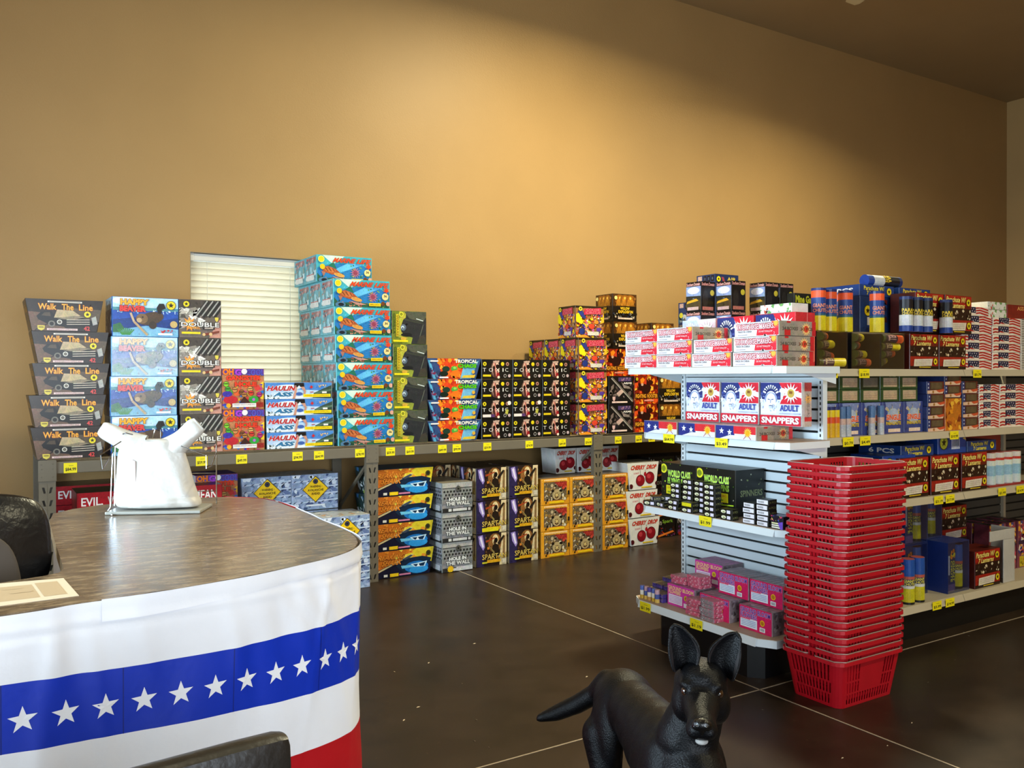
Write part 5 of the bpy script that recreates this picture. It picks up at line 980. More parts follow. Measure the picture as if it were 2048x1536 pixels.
for px_, zt, t, lab in ((1877, .757, '$3.19', 'left of the pair below the red parachute cartons'), (1900, .757, '$17.99', 'right of the pair below the red parachute cartons'), (2004, .757, '$2.99', 'below the cyan tubes'), (2040, .757, '$14.99', 'at the right edge of the third shelf'), (1874, .187, '$3.99', 'left of the pair on the lowest shelf'), (1900, .187, '$14.99', 'right of the pair on the lowest shelf')):
    gtag(px_, zt, t, f'yellow price tag reading {t} {lab}')
def lg(key, x, yf, z, label, grp=None, cat='box', jit=.012): return put(key, x, yf+K[key]['d']/2, z, label, cat, grp, jit=jit)
ZG = 1.4435
def open_tray(name, w, d, h, t, m, loc, label, group, wrap=True, lid=True):
    o = empty(name, loc); tag(o, label, 'tray', group)
    b = MB(); b.box(-w/2, w/2, d/2-t, d/2, 0, h).box(-w/2, w/2, -d/2, d/2-t, 0, t).box(-w/2, w/2, -d/2 if lid else d/2-.03, d/2-t, h-t, h).box(-w/2, -w/2+t, -d/2, d/2-t, t, h-t).box(w/2-t, w/2, -d/2, d/2-t, t, h-t)
    b.build('tray', m, o)
    if wrap: MB().box(-w/2, w/2, -d/2-.002, -d/2-.0005, 0, h).build('shrink_wrap', M['wrap'], o)
    return o
M['tray_black'] = mat('black_tray_card', '#141216', rough=.35); M['tray_blue'] = mat('blue_tray_card', '#1a2f72', rough=.35, noise=.1, nscale=20); M['tray_red'] = mat('red_tray_card', '#8f1a1c', rough=.4)
shell_y = ctube('shell', .021, [(0, .02, '#6a6a2c'), (.02, .075, '#5a3a3c'), (.075, .12, '#d8c01c'), (.12, .135, '#e0c830')], text=[('SHELL', .03, .07, .05, '#c9a87a')], cap='#d9c22c')
shell_o = ctube('shell', .021, [(0, .015, '#5a6a2c'), (.015, .09, '#4a3436'), (.09, .115, '#d8562a'), (.115, .128, '#e86a30')], text=[('SHELL', .03, .08, .05, '#b88a7a')], cap='#d8502a')
for c, x in enumerate((3.585, 3.85, 4.07)):
    o = open_tray('shell_tray', .235 if c < 2 else .2, .14, .188, .006, M['tray_black'], (x, GYF+.03+.07, ZG), f'black tray of mortar shells on the top shelf, {("left behind the noise makers", "middle", "right")[c]}', 'mortar shell trays', True, False)
    for i in range(4):
        s = link(bpy.data.objects.new('shell', (shell_o if (i+c) % 2 else shell_y)), o); s.location = (-.075+(.012 if i % 2 else 0), -.046, .032+i*.0425); s.rotation_euler = (random.uniform(-.5, .5), PI/2+random.uniform(-.12, .12), 0)
for c, x in enumerate((4.335, 4.60)): lg('para', x, GYF+.022, ZG, f'red and brown lantern parachute carton on the top shelf, {("left", "right")[c]} one', 'lantern parachute cartons')
rocket = ctube('rocket_tube', .036, [(0, .075, '#d8c41c'), (.075, .085, '#2a5a6a'), (.085, .165, '#1e3f86'), (.165, .20, '#e0562a'), (.2, .213, '#1e2f6a')], text=[('GIANT', .115, .135, .07, '#e08a6a'), ('CHUTE', .092, .11, .07, '#e08a6a')], cap='#16245a', n=18)
for i, (px_, yy) in enumerate(((1637, 2.85), (1659, 2.87), (1677, 2.95), (1691, 2.86), (1754, 2.80))):
    P = at(px_, 620, 1, yy); o = link(bpy.data.objects.new('rocket_tube', rocket)); o.location = (P.x, yy, ZG+.19); o.rotation_euler = (0, 0, random.uniform(-.2, .2)); tag(o, f'blue tube with orange top and yellow base, {("first", "second", "third", "fourth", "fifth")[i]} from the left', 'tube', 'blue orange tubes')
zb = ZG+.2
for i, x in enumerate((4.17, 4.51)):
    lg('blue_body', x, 2.925, zb, f'navy parachute carton body under a blue header, {("left", "right")[i]}', 'navy parachute cartons'); lg('blue_head', x, 2.925, zb+.1955, f'blue parachute header box lettered yellow, {("left with six count side", "right")[i]}', 'blue header boxes')
for i, x in enumerate((4.385, 4.655)): lg('para_s', x, 2.757, zb-.003, f'red lantern parachute carton in the upper row, {("left", "right")[i]}', 'lantern parachute cartons')
night = ctube('night_tube', .033, [(0, .03, '#1c3a86'), (.03, .085, '#c9c9cc'), (.085, .12, '#16151c'), (.12, .165, '#14131a'), (.165, .18, '#1a2a5a')], text=[('PARA', .1, .118, .06, '#e2c23a'), ('CHUTE', .085, .099, .06, '#e2c23a')], cap='#22305a', n=18)
for i, px_ in enumerate((1812, 1832, 1852, 1892)):
    yy = 2.715 if i < 3 else 2.72; P = at(px_, 630, 1, yy); o = link(bpy.data.objects.new('night_tube', night)); o.location = (P.x, yy+.0, ZG+.195); tag(o, f'black tube with silver label before the red cartons, {("first", "second", "third", "fourth")[i]} from left', 'tube', 'black silver tubes')
o = link(bpy.data.objects.new('night_tube', night)); P = at(1735, 562, 1, 3.0); o.location = (P.x, 3.02, zb+.26+.034); o.rotation_euler = (0, PI/2, -.06); o.scale = (1, 1, 1.55); tag(o, 'black tube lying on top of the navy parachute cartons', 'tube')
for i in range(7): lg('flag', 4.85+(-.03 if i == 6 else random.uniform(-.004, .004)), GYF+.03, ZG+i*.051, f'striped flag box on the top shelf, left pile, {nth(i, 7)}', 'flag boxes')
for i in range(6): lg('flag', 5.165+random.uniform(-.004, .004), GYF+.03, ZG+i*.051, f'striped flag box on the top shelf, right pile, {nth(i, 6)}', 'flag boxes')
for i in range(6): lg('stripe_box', 5.385, GYF+.03, ZG+i*.051, f'black striped flag box end at the picture edge, {nth(i, 6)}', 'flag box ends')
lg('red_long', 5.41, GYF+.06, ZG+.3065, 'long dark red carton on the flag boxes at the right edge')
for i in range(2): lg('silver_pack', 5.1+.0*i, GYF+.05, ZG+.3065+.046*i, f'glossy wrapped flag pack on the flag boxes, {("lower", "upper")[i]}', 'wrapped flag packs')
# black scenic cartons and friends standing on the back half of the gondola
def storm(px0, px1, yy, nm):
    P = at((px0+px1)/2, 600, 1, yy)
    for lv in range(3): put('stormbox', P.x, yy+.058, (ZG+.001+lv*.1655) if lv < 2 else ZG+.001+.331, f'black scenic carton with yellow machine, {nm}, {nth(lv, 3)}', 'box', 'black scenic cartons', jit=.03)
storm(1400, 1432, 3.52, 'first column from the left'); storm(1463, 1492, 3.40, 'second column'); storm(1530, 1558, 3.36, 'third column'); storm(1560, 1588, 3.36, 'fourth column')
for lv in range(2): P = at(1612, 590, 1, 3.3); put('mine', P.x+.02, 3.41, ZG+lv*.22+.02*lv if lv else ZG, f'dark olive carton with yellow title behind the tubes, {("lower", "upper")[lv]}', 'box', 'dark olive cartons')
P = at(1603, 620, 1, 3.1); put('silver_pack', 3.395, 2.9, ZT+.2625, 'silver wrapped pack lying on the right red snapper carton', 'pack', rz=RZ, jit=.05)
# second shelf
zs = 1.1045
for c in range(5):
    for r in range(2): lg('green' if not (r == 1 and c in (0, 2)) else 'green_dark', 3.58+.165*c, GYF+.05, zs+.1695+r*.066, f'green case with tan label on the second shelf, column {("one", "two", "three", "four", "five")[c]}, {("lower", "upper")[r]}', 'green cases')
    lg('single', 3.585+.176*c, GYF+.055, zs, f'blue single parachute carton on the second shelf, {("leftmost behind tubes", "second behind tubes", "third with tubes in front", "fourth", "fifth")[c]}', 'single parachute cartons')
yt_ = ctube('yellow_tube', .017, [(0, .07, '#dcae1c'), (.07, .1, '#d8521c'), (.1, .135, '#e0c01c'), (.135, .15, '#26306a')], cap='#1c2250'); ct_ = ctube('silver_blue_tube', .017, [(0, .06, '#b9bcc0'), (.06, .09, '#c9a89a'), (.09, .15, '#4f6f9c')], cap='#3a5a8a')
for i, x in enumerate((3.503, 3.542, 3.581, 3.62)): o = link(bpy.data.objects.new('firework_tube', yt_)); o.location = (x, GYF+.033, zs); tag(o, f'thin yellow tube on the second shelf, {("first", "second", "third", "fourth")[i]} from left', 'tube', 'thin yellow tubes')
for i, x in enumerate((3.665, 3.71, 3.9, 3.975)): o = link(bpy.data.objects.new('firework_tube', ct_)); o.location = (x, GYF+.033, zs); tag(o, f'thin silver blue tube on the second shelf, {("first", "second", "third", "fourth")[i]} from left', 'tube', 'thin silver blue tubes')
for c, x in enumerate((4.455, 4.62, 4.785)):
    for r in range(4):
        if c == 1 and r == 0: lg('orange', x, GYF+.03, zs, 'small orange wrapped pack between the window boxes', None, 'pack'); continue
        z = zs+r*.0685 + (.115 if c == 1 else 0)
        if c == 1 and r == 3: continue
        lg('window', x+random.uniform(-.006, .006), GYF+.03, z, f'flag box with brown window, {("left", "middle", "right")[c]} pile, {nth(r, 4)}', 'brown window boxes')
for r in range(5):
    lg('flag_s', 4.98, GYF+.03, zs+r*.051, f'striped flag box on the second shelf, left pile, {nth(r, 5)}', 'flag boxes'); lg('flag', 5.24, GYF+.03, zs+r*.051, f'striped flag box on the second shelf, right pile, {nth(r, 5)}', 'flag boxes')
# third shelf
zt = .7575
o = open_tray('clear_pack', .26, .2, .22, .003, M['jar'], (3.87, GYF+.16, zt), 'clear plastic pack of mixed items behind the baskets', None, True); o['category'] = 'pack'
for i in range(8): s = link(bpy.data.objects.new('shell', (shell_o, shell_y)[i % 2]), o); s.location = (-.09+.06*(i % 4), -.02, .02+.1*(i//4)); s.scale = (.8, .8, .6)
lg('blue_bar', 4.16, GYF+.05, zt+.116, 'blue box with barcode above the baskets'); lg('blue_bar', 4.16, GYF+.05, zt, 'blue box under the barcode one behind the baskets')
for c, x in enumerate((4.255, 4.54, 4.826)): lg('para_s', x+.003, GYF+.03, zt, f'red lantern parachute carton on the third shelf, {("left", "middle", "right")[c]} of three', 'lantern parachute cartons')
lg('blue_head', 4.335, GYF+.06, zt+.2155, 'blue lettered header box on the third shelf, left'); lg('blue_bar', 4.66, GYF+.06, zt+.2155, 'blue box with barcode lying on the red cartons'); lg('blue_head', 4.96, GYF+.06, zt+.2155, 'blue lettered header box on the third shelf, right')
rs = MB().box(-.2, .25, -.1, .08, 0, .01).box(-.2, .25, .08, .09, 0, .3); o = rs.build('counter_display', M['tray_red']); o.location = (5.2, GYF+.14, zt); tag(o, 'red cardboard display stand holding cyan tubes', 'display')
cy_ = ctube('cyan_tube', .04, [(0, .05, '#c9d8dc'), (.05, .11, '#8fb8d0'), (.11, .14, '#d8e0d8'), (.14, .155, '#c23a2c'), (.155, .185, '#d8d0c8')], cap='#c2443a', n=18)
for i in range(4): o = link(bpy.data.objects.new('cyan_tube', cy_)); o.location = (5.085+.092*i, GYF+.095, zt+.0102); tag(o, f'white and cyan tube with red band, {("first", "second", "third", "fourth")[i]} from left', 'tube', 'cyan tubes')
lg('orange', 5.37, GYF+.24, zt, 'orange carton behind the cyan tubes at the right edge') 
# lowest shelf
zl = .1875
chute = ctube('chute_tube', .036, [(0, .012, '#1a1a1c'), (.012, .085, '#c9bc24'), (.085, .1, '#d8d8d4'), (.1, .135, '#1c2c5c'), (.135, .15, '#b85a4a'), (.15, .24, '#2450a0')], text=[('GIANT', .118, .133, .06, '#e0d44a'), ('CHUTE', .102, .116, .06, '#e0d44a')], cap='#b8564a', n=18)
def chute_tray(x, y, z, lab, w=.21):
    o = open_tray('chute_tray', w, .17, .285, .006, M['tray_blue'], (x, y, z), lab, 'blue chute trays')
    P = []; A = Face(.075, .27, lambda u, v, e: Vector((-w/2+.006+u*.075, -.079-e, .008+v*.27))); A.rect(0, 0, 1, 1, '#1b2a66'); A.rect(0, .35, .3, .75, '#b8bccc'); A.rect(0, 0, 1, .15, '#5a4a8a'); A.confetti(14, .3, .7, 1, .85, ['#d8c82c', '#d87a2c', '#14142c'], .05, 3)
    A.text('GIANT', .68, .2, .92, .64, '#d0cc3a', .02, vert=True); A.text('CHUTE', .4, .2, .64, .64, '#d0cc3a', .02, vert=True); l_ = link(bpy.data.objects.new('side_panel', cmesh('side_panel', A.out)), o)
    for i in range(2): s = link(bpy.data.objects.new('chute_tube', chute), o); s.location = (.01+.072*i-.02, -.035+.03*(1-i), .0065); s.scale = (.9, .9, 1.05)
for (x, y, z, lab) in ((4.44, GYF+.22, zl, 'blue tray of parachute tubes, lower left'), (4.715, GYF+.14, zl, 'blue tray of parachute tubes, lower right at the shelf edge'), (4.44, GYF+.22, zl+.287, 'blue tray of parachute tubes, upper left'), (4.66, GYF+.27, zl+.287, 'blue tray of parachute tubes, upper right')): chute_tray(x, y, z, lab)
for i, x in enumerate((4.245, 4.335)): o = link(bpy.data.objects.new('chute_tube', chute)); o.location = (x, GYF+.06, zl); tag(o, f'blue parachute tube with yellow base standing loose, {("left", "right")[i]}', 'tube', 'loose parachute tubes')
lg('para_s', 4.975, GYF+.035, zl, 'red lantern parachute carton on the lowest shelf, front'); lg('para_s', 4.98, GYF+.25, zl+.01, 'red lantern parachute carton on the lowest shelf, rear lower'); lg('para_s', 5.0, GYF+.25, zl+.226, 'red lantern parachute carton on the lowest shelf, rear upper')
pw = MB(); pw.cbox(5.135, 5.25, GYF+.03, GYF+.036, zl, zl+.255, .003).cbox(4.99, 5.25, GYF+.03, GYF+.036, zl+.2555, zl+.315, .003).cbox(5.2505, 5.256, GYF+.03, GYF+.17, zl, zl+.315, .002)
o = pw.build('plastic_wrapper', M['bag']); tag(o, 'torn white plastic wrapper standing beside the red parachute carton', 'wrapper')
for i in range(8): put('fount', 5.33+.11*(i % 4), GYF+.25+.11*(i//4), zl, f'tall patterned fountain, {("front", "rear")[i//4]} row, {("first", "second", "third", "fourth")[i % 4]} from left', 'fountain', 'patterned fountains')

# ------------------------------------------------------------------ stack of red shopping baskets
def basket_mesh():
    L, Wd, H = .432, .305, .205; rc = .035; cols = []
    def seg(n, horiz, s):
        return [(horiz, s, i, n) for i in range(n)]
    # perimeter samples: (corner arcs) and straight sides split in rib/slot columns
    def loop(l, w_, r):
        P = []
        for (cx, cy, a0) in ((l/2-r, w_/2-r, 0), (-l/2+r, w_/2-r, PI/2), (-l/2+r, -w_/2+r, PI), (l/2-r, -w_/2+r, 3*PI/2)):
            P.append([(cx+r*math.cos(a0+PI/2*k/4), cy+r*math.sin(a0+PI/2*k/4)) for k in range(5)])
        out = []; ids = []
        for c in range(4):
            out += P[c]; ids += ['c']*4 + [('s', c, 0)]
            A, B = P[c][-1], P[(c+1) % 4][0]; n = 36 if c % 2 == 0 else 24
            for k in range(1, n):
                t = k/n; out.append((A[0]+(B[0]-A[0])*t, A[1]+(B[1]-A[1])*t)); ids.append(('s', c, k))
        return out, ids
    zs = [0, .014, .055, .063, .108, .116, .187, .192, .205]; V = []; F_ = []
    N = None
    for z in zs:
        t = z/H; o_, ids = loop(L-.062*(1-t), Wd-.056*(1-t), rc); N = len(o_); V += [Vector((p[0], p[1], z)) for p in o_]
    for li in range(len(zs)-1):
        for k in range(N):
            i_ = ids[k]; slot = False
            if li in (1, 3, 5) and i_ != 'c' and i_[0] == 's':
                n = 36 if i_[1] % 2 == 0 else 24; q = i_[2]
                slot = (q % 2 == (1 if (i_[1] % 2 == 0 or li != 3) else 0)) and 1 <= q < n-1
                if i_[1] % 2 == 0 and li in (3, 5) and 10 < q < 26: slot = False
            if not slot: F_.append((li*N+k, li*N+(k+1) % N, (li+1)*N+(k+1) % N, (li+1)*N+k))
    # rim flange
    k0 = len(V); o_, _ = loop(L+.018, Wd+.018, rc+.009); V += [Vector((p[0], p[1], H)) for p in o_]; V += [Vector((p[0], p[1], H-.013)) for p in o_]; b0 = (len(zs)-1)*N
    for k in range(N): F_.append((b0+k, b0+(k+1) % N, k0+(k+1) % N, k0+k)); F_.append((k0+k, k0+(k+1) % N, k0+N+(k+1) % N, k0+N+k))
    F_.append(tuple(range(N-1, -1, -1)))
    me = bpy.data.meshes.new('shopping_basket'); me.from_pydata([tuple(v) for v in V], [], F_); me.materials.append(M['red']); me.update(); return me
bme = basket_mesh(); 
def handle_mesh(s):
    h = MB(); L, Wd = .45, .322; pts = [(-L/2+.02, s*.016, .2075), (-L/2+.004, s*.03, .209), (-L/2+.004, s*(Wd/2-.035), .209), (-L/2+.04, s*(Wd/2-.003), .209), (L/2-.04, s*(Wd/2-.003), .209), (L/2-.004, s*(Wd/2-.035), .209), (L/2-.004, s*.03, .209), (L/2-.02, s*.016, .2075)]
    h.tube(pts, .0023, 5); me = bpy.data.meshes.new('handle'); me.from_pydata([tuple(v) for v in h.v], [], h.f); me.materials.append(M['wire']); 
    return me
hm = [handle_mesh(-1), handle_mesh(1)]
gm = MB().cbox(-.055, .055, -.009, .009, -.004, .006, .003); 
NB = 26
for i in range(NB):
    o = link(bpy.data.objects.new('shopping_basket', bme)); k = i/(NB-1)
    o.location = (3.268+.022*k+random.uniform(-.004, .004), 2.466-.006*k+random.uniform(-.003, .003), .0008+i*.0327); o.rotation_euler = (random.uniform(-.006, .006), random.uniform(-.006, .006), random.uniform(-.012, .012)) if i else (0, 0, 0)
    md = o.modifiers.new('wall', 'SOLIDIFY'); md.thickness = .0022; md.offset = -1
    tag(o, 'red plastic shopping basket, lowest of the tall nested pile on the floor' if i == 0 else ('red plastic shopping basket, topmost of the tall nested pile' if i == NB-1 else f'red plastic shopping basket nested in the pile, {ORD[i]} from the floor'), 'basket', 'nested red shopping baskets')
    for s in (0, 1): link(bpy.data.objects.new('handle', hm[s]), o)
# ------------------------------------------------------------------ sales counter, bunting, bag
CT = .90
outer = [(-1.25, 2.088), (-.6, 2.106), (.045, 2.126), (.19, 2.146), (.33, 2.158), (.459, 2.177), (.6, 2.213), (.741, 2.262), (.83, 2.304), (.904, 2.355), (.955, 2.41), (.992, 2.478), (1.018, 2.56), (1.035, 2.653), (1.04, 2.8), (1.042, 2.945), (1.05, 3.284), (1.043, 3.5), (1.02, 3.6), (.982, 3.66), (.9, 3.74), (.808, 3.775), (.6, 3.79), (.424, 3.775), (.32, 3.71), (.25, 3.622)]
inner = [(.225, 3.45), (.21, 3.0), (.2, 2.56), (.185, 2.51), (.15, 2.49), (.05, 2.462), (-.6, 2.44), (-1.25, 2.42)]
ctr = empty('sales_counter', (.4, 2.6, 0)); tag(ctr, 'curved brown laminate sales counter in the left foreground', 'counter')
def cl(mb, name, m, smooth=False): mb.v = [p-ctr.location for p in mb.v]; return mb.build(name, m, ctr, smooth)
top = MB().prism(outer+inner, CT-.034, CT); cl(top, 'countertop', M['laminate'])
def inset(P, d):
    out = []
    for i, p in enumerate(P):
        a, b = P[max(i-1, 0)], P[min(i+1, len(P)-1)]; tx, ty = b[0]-a[0], b[1]-a[1]; l = math.hypot(tx, ty); out.append((p[0]-ty/l*d, p[1]+tx/l*d))
    return out
cl(MB().prism(inset(outer, .02)+inset(inner, .012), 0, CT-.0345), 'counter_body', M['counter_body'])
# dense path for the bunting
def dense(P, step=.012):
    out = []
    for i, (a, b) in enumerate(zip(P, P[1:])):
        p0 = P[max(i-1, 0)]; p3 = P[min(i+2, len(P)-1)]; n = max(1, int(math.hypot(b[0]-a[0], b[1]-a[1])/step))
        for k in range(n):
            t = k/n; q = []
            for d in (0, 1):
                m0, m1 = (b[d]-p0[d])/2, (p3[d]-a[d])/2
                q.append((2*t**3-3*t*t+1)*a[d]+(t**3-2*t*t+t)*m0+(-2*t**3+3*t*t)*b[d]+(t**3-t*t)*m1)
            out.append(tuple(q))
    return out+[P[-1]]
BP = dense(outer[:19]); S_ = [0]
for a, b in zip(BP, BP[1:]): S_.append(S_[-1]+math.hypot(b[0]-a[0], b[1]-a[1]))
def bp(s, off):
    s = max(0, min(s, S_[-1]-1e-5)); lo = 0; hi = len(S_)-1
    while hi-lo > 1:
        m_ = (lo+hi)//2
        if S_[m_] <= s: lo = m_
        else: hi = m_
    t = (s-S_[lo])/(S_[hi]-S_[lo]); a, b = BP[lo], BP[hi]; tx, ty = b[0]-a[0], b[1]-a[1]; l = math.hypot(tx, ty)
    a0, b0 = BP[max(lo-3, 0)], BP[min(hi+3, len(BP)-1)]; tx, ty = b0[0]-a0[0], b0[1]-a0[1]; l = math.hypot(tx, ty)
    return a[0]+(b[0]-a[0])*t+ty/l*off, a[1]+(b[1]-a[1])*t-tx/l*off
S0 = min(range(len(BP)), key=lambda i: math.hypot(BP[i][0]-.045, BP[i][1]-2.126)); S0 = S_[S0]
def lerp(tab, s):
    for (a, x), (b, y) in zip(tab, tab[1:]):
        if s <= b: return x+(y-x)*max(0, min(1, (s-a)/(b-a)))
    return tab[-1][1]
rel = lambda s: s-S0
ZW = [(-1.3, .757), (0, .752), (.245, .738), (.5, .729), (.71, .725), (.99, .713), (1.6, .70)]
ZB = [(-1.3, .61), (0, .604), (.245, .585), (.5, .569), (.71, .551), (.99, .529), (1.6, .515)]
ZR = [(-1.3, .45), (0, .44), (.5, .415), (.71, .397), (.99, .375), (1.6, .36)]
R5 = random.Random(5); folds = [(R5.uniform(0, 3), R5.uniform(-.25, .25), R5.uniform(.004, .011), R5.uniform(.012, .03)) for _ in range(46)] + [(1.98, .5, .012, .03), (2.06, .45, .012, .03), (1.9, .6, .01, .03)]
def wr(s, z):
    "gentle creases of the thin plastic"
    h = CT-z; v = .006+.0025*math.sin(s*9+z*5)+.002*math.sin(s*23-z*11)
    for s0, k, am, wd in folds: v += am*.85*math.exp(-((s-s0-k*h)/wd)**2)*min(1, h*9)*max(.15, 1-h*1.9)
    return v + .003*math.sin(z*160+s*6)*math.exp(-((h-.05)/.02)**2)
bun = empty('patriotic_bunting', (.4, 2.3, CT-.25)); tag(bun, 'white blue and red starred plastic bunting wrapped around the counter front', 'bunting')
smax = S_[-1]
def band(name, zt, zb, m, nz, extra=0, s0=0, s1=None, par=bun):
    n = max(1, int(((s1 or smax)-s0)/.011)); V = []; F_ = []
    for i in range(n+1):
        s = s0+((s1 or smax)-s0)*i/n; a, b = lerp(zt, rel(s)) if not callable(zt) else zt(s), lerp(zb, rel(s)) if not callable(zb) else zb(s)
        for j in range(nz+1):
            z = a+(b-a)*j/nz; x, y = bp(s, wr(s, z)+extra); V.append(Vector((x, y, z))-bun.location)
    for i in range(n):
        for j in range(nz): k = i*(nz+1)+j; F_.append((k, k+1, k+nz+2, k+nz+1))
    return mesh_obj(name, V, F_, m, par, True)
band('white_band', lambda s: CT-.002, ZW, M['cloth_white'], 18); blue = band('blue_band', ZW, ZB, M['cloth_blue'], 12); band('white_band', ZB, ZR, M['cloth_white'], 10); band('red_band', ZR, lambda s: .17, M['cloth_red'], 12)
band('edge_tape', lambda s: CT+.0015, lambda s: CT-.043+.006*math.sin(s*7), M['cloth_white'], 5, .0035, S0+.2)
for ds in (.0, .245, .505, .77, 1.02):
    band('seam', ZW, ZB, M['cloth_seam'], 6, .0006, S0+ds-.0012, S0+ds+.0012)
for i in range(-9, 16):
    s = S0+.04+.0835*i
    if s < .05 or s > smax-.05: continue
    z = (lerp(ZW, rel(s))+lerp(ZB, rel(s)))/2-.006; V = []; r = .030; ce = None
    P = [(0, 0)]+[((r if k % 2 == 0 else r*.4)*math.sin(PI*k/5), (r if k % 2 == 0 else r*.4)*math.cos(PI*k/5)) for k in range(10)]
    for u, v in P: x, y = bp(s+u, wr(s+u, z+v)+.0012); V.append(Vector((x, y, z+v))-bun.location)
    mesh_obj('star', V, [(0, 1+(k+1) % 10, 1+k) for k in range(10)], M['cloth_white'], bun)
red_edge = MB(); 
pp = outer[16:21]; q = inset(pp, -.008)
red_edge.add([(*p, CT+.001) for p in q]+[(*p, CT-.1) for p in q], [(k, k+1, len(q)+k+1, len(q)+k) for k in range(len(q)-1)])
red_edge.v = [p-bun.location for p in red_edge.v]; red_edge.build('red_edge', M['cloth_red'], bun)
# sheet of paper on the counter
ps = empty('paper_sheet', (.0, 2.28, CT+.0004)); tag(ps, 'pale paper sheet with faint print lying on the counter corner', 'paper')
pq = [at(*q_, 2, CT) for q_ in ((-60, 1173), (127, 1157), (158, 1192), (-40, 1218))]
v = [p-Vector((0, 2.28, CT)) for p in pq]; up = Vector((0, 0, .0008)); MB().add(v+[p+up for p in v], [(0, 1, 2, 3), (7, 6, 5, 4), (0, 4, 5, 1), (1, 5, 6, 2), (2, 6, 7, 3), (3, 7, 4, 0)]).build('sheet', M['paper'], ps)
M['print_faint'] = mat('faint_beige_print', '#c9b08c', rough=.6)
def pin(u, w_): a = v[0]+(v[1]-v[0])*u; b = v[3]+(v[2]-v[3])*u; return a+(b-a)*w_+Vector((0, 0, .001))
V = []; F_ = []
for a, b, c, d in ((.05, .2, .62, .85), (.66, .15, .9, .85), (.3, .3, .5, .36), (.35, .5, .58, .56)): k = len(V); V += [pin(a, b), pin(c, b), pin(c, d), pin(a, d)]; F_.append((k, k+1, k+2, k+3))
for i, x in enumerate(V): V[i] = x+Vector((0, 0, .0002*(i//4)))
mesh_obj('faint_print', V, F_, M['print_faint'], ps)
# plastic bag on its wire rack
B0 = at(312, 1022, 2, CT); bx_ = Vector((math.cos(YAW), -math.sin(YAW), 0)); ang = math.atan2(-math.sin(YAW), math.cos(YAW))+.10
bag = empty('plastic_bag', (B0.x, B0.y, CT+.0145), ang); tag(bag, 'white plastic carrier bag hanging open on a wire stand on the counter', 'bag')
def bagmesh():
    # front outline by height: half widths left and right, bulge
    prof = [(0, -.125, .163, .062), (.01, -.142, .17, .076), (.03, -.146, .164, .080), (.042, -.142, .154, .066), (.05, -.144, .154, .069), (.09, -.146, .138, .060), (.15, -.142, .124, .050), (.2, -.138, .110, .042), (.23, -.132, .102, .036), (.25, -.105, .085, .03), (.262, -.06, .06, .022)]
    nU = 28; V = []; F_ = []
    for z, l, r, t in prof:
        for k in range(nU):
            a = 2*PI*k/nU; c_, s__ = math.cos(a), math.sin(a); x = (l+r)/2+(r-l)/2*(abs(c_)**.75)*(1 if c_ > 0 else -1); y = t*(abs(s__)**.8)*(1 if s__ > 0 else -1)
            y += .006*math.sin(x*70+z*40)*(1-.5*z)+.004*math.sin(x*31-z*90); V.append((x, y, z))
    n = len(prof)
    for i in range(n-1):
        for k in range(nU): F_.append((i*nU+k, i*nU+(k+1) % nU, (i+1)*nU+(k+1) % nU, (i+1)*nU+k))
    F_.append(tuple(range(nU-1, -1, -1)))
    k0 = len(V); V.append((-.005, 0, .252)); b0 = (n-1)*nU
    for k in range(nU): F_.append((b0+k, b0+(k+1) % nU, k0))
    return V, F_
V, F_ = bagmesh(); body = mesh_obj('bag_body', V, F_, M['bag'], bag, True); md = body.modifiers.new('smooth', 'SUBSURF'); md.levels = 1; md.render_levels = 2
def handle(pts, ws, ts, name='bag_handle'):
    V = []; F_ = []; n = 16
    for i, (x, z) in enumerate(pts):
        a = pts[max(i-1, 0)]; b = pts[min(i+1, len(pts)-1)]; tx, tz = b[0]-a[0], b[1]-a[1]; l = math.hypot(tx, tz); nx, nz = -tz/l, tx/l
        for k in range(n):
            t = 2*PI*k/n; w_ = ws[i]*math.cos(t); V.append((x+nx*w_, ts[i]*math.sin(t)*(1+.25*math.sin(3*t+i)), z+nz*w_))
    for i in range(len(pts)-1):
        for k in range(n): F_.append((i*n+k, i*n+(k+1) % n, (i+1)*n+(k+1) % n, (i+1)*n+k))
    F_ += [tuple(range(n)), tuple((len(pts)-1)*n+k for k in range(n-1, -1, -1))]
    h = mesh_obj(name, V, F_, M['bag'], bag, True); m_ = h.modifiers.new('smooth', 'SUBSURF'); m_.levels = 1; m_.render_levels = 1
handle([(-.05, .225), (-.09, .243), (-.125, .262), (-.165, .283), (-.19, .296), (-.2, .302)], [.052, .046, .038, .036, .033, .024], [.028, .03, .03, .026, .02, .006])
handle([(.045, .212), (.078, .235), (.108, .263), (.135, .292), (.152, .308), (.16, .315)], [.055, .047, .037, .040, .038, .028], [.026, .03, .03, .026, .02, .006])
MB().prism([(-.012, 0), (.022, .005), (.03, .03), (.026, .13), (.004, .14), (-.014, .1), (-.02, .04)], 0, .0008, Matrix.Translation((-.085, -.0585, .05)) @ Matrix.Rotation(PI/2-.06, 4, 'X')).build('faint_red_print', M['bag_red'], bag)
rk = empty('wire_bag_stand', (B0.x, B0.y, CT), ang); tag(rk, 'chrome wire bag stand with grey base plate holding the white bag', 'stand')
MB().cbox(-.155, .185, -.09, .1, .001, .0125, .004).build('base_plate', M['base_plastic'], rk)
w1 = MB()
w1.tube([(-.185, .1, .008), (-.18, .1, .29), (-.16, .1, .31)], .0028, 6).tube([(-.19, .07, .006), (-.18, .07, .22), (-.2, .02, .16), (-.185, -.03, .165), (-.18, -.06, .22), (-.1, -.075, .27)], .0024, 6).tube([(-.2, .1, .0045), (-.17, -.02, .0045), (-.125, -.105, .0045)], .003, 6)
for z in (.06, .13, .2): w1.tube([(-.184, .1, z), (.2, .1, z)], .002, 5)
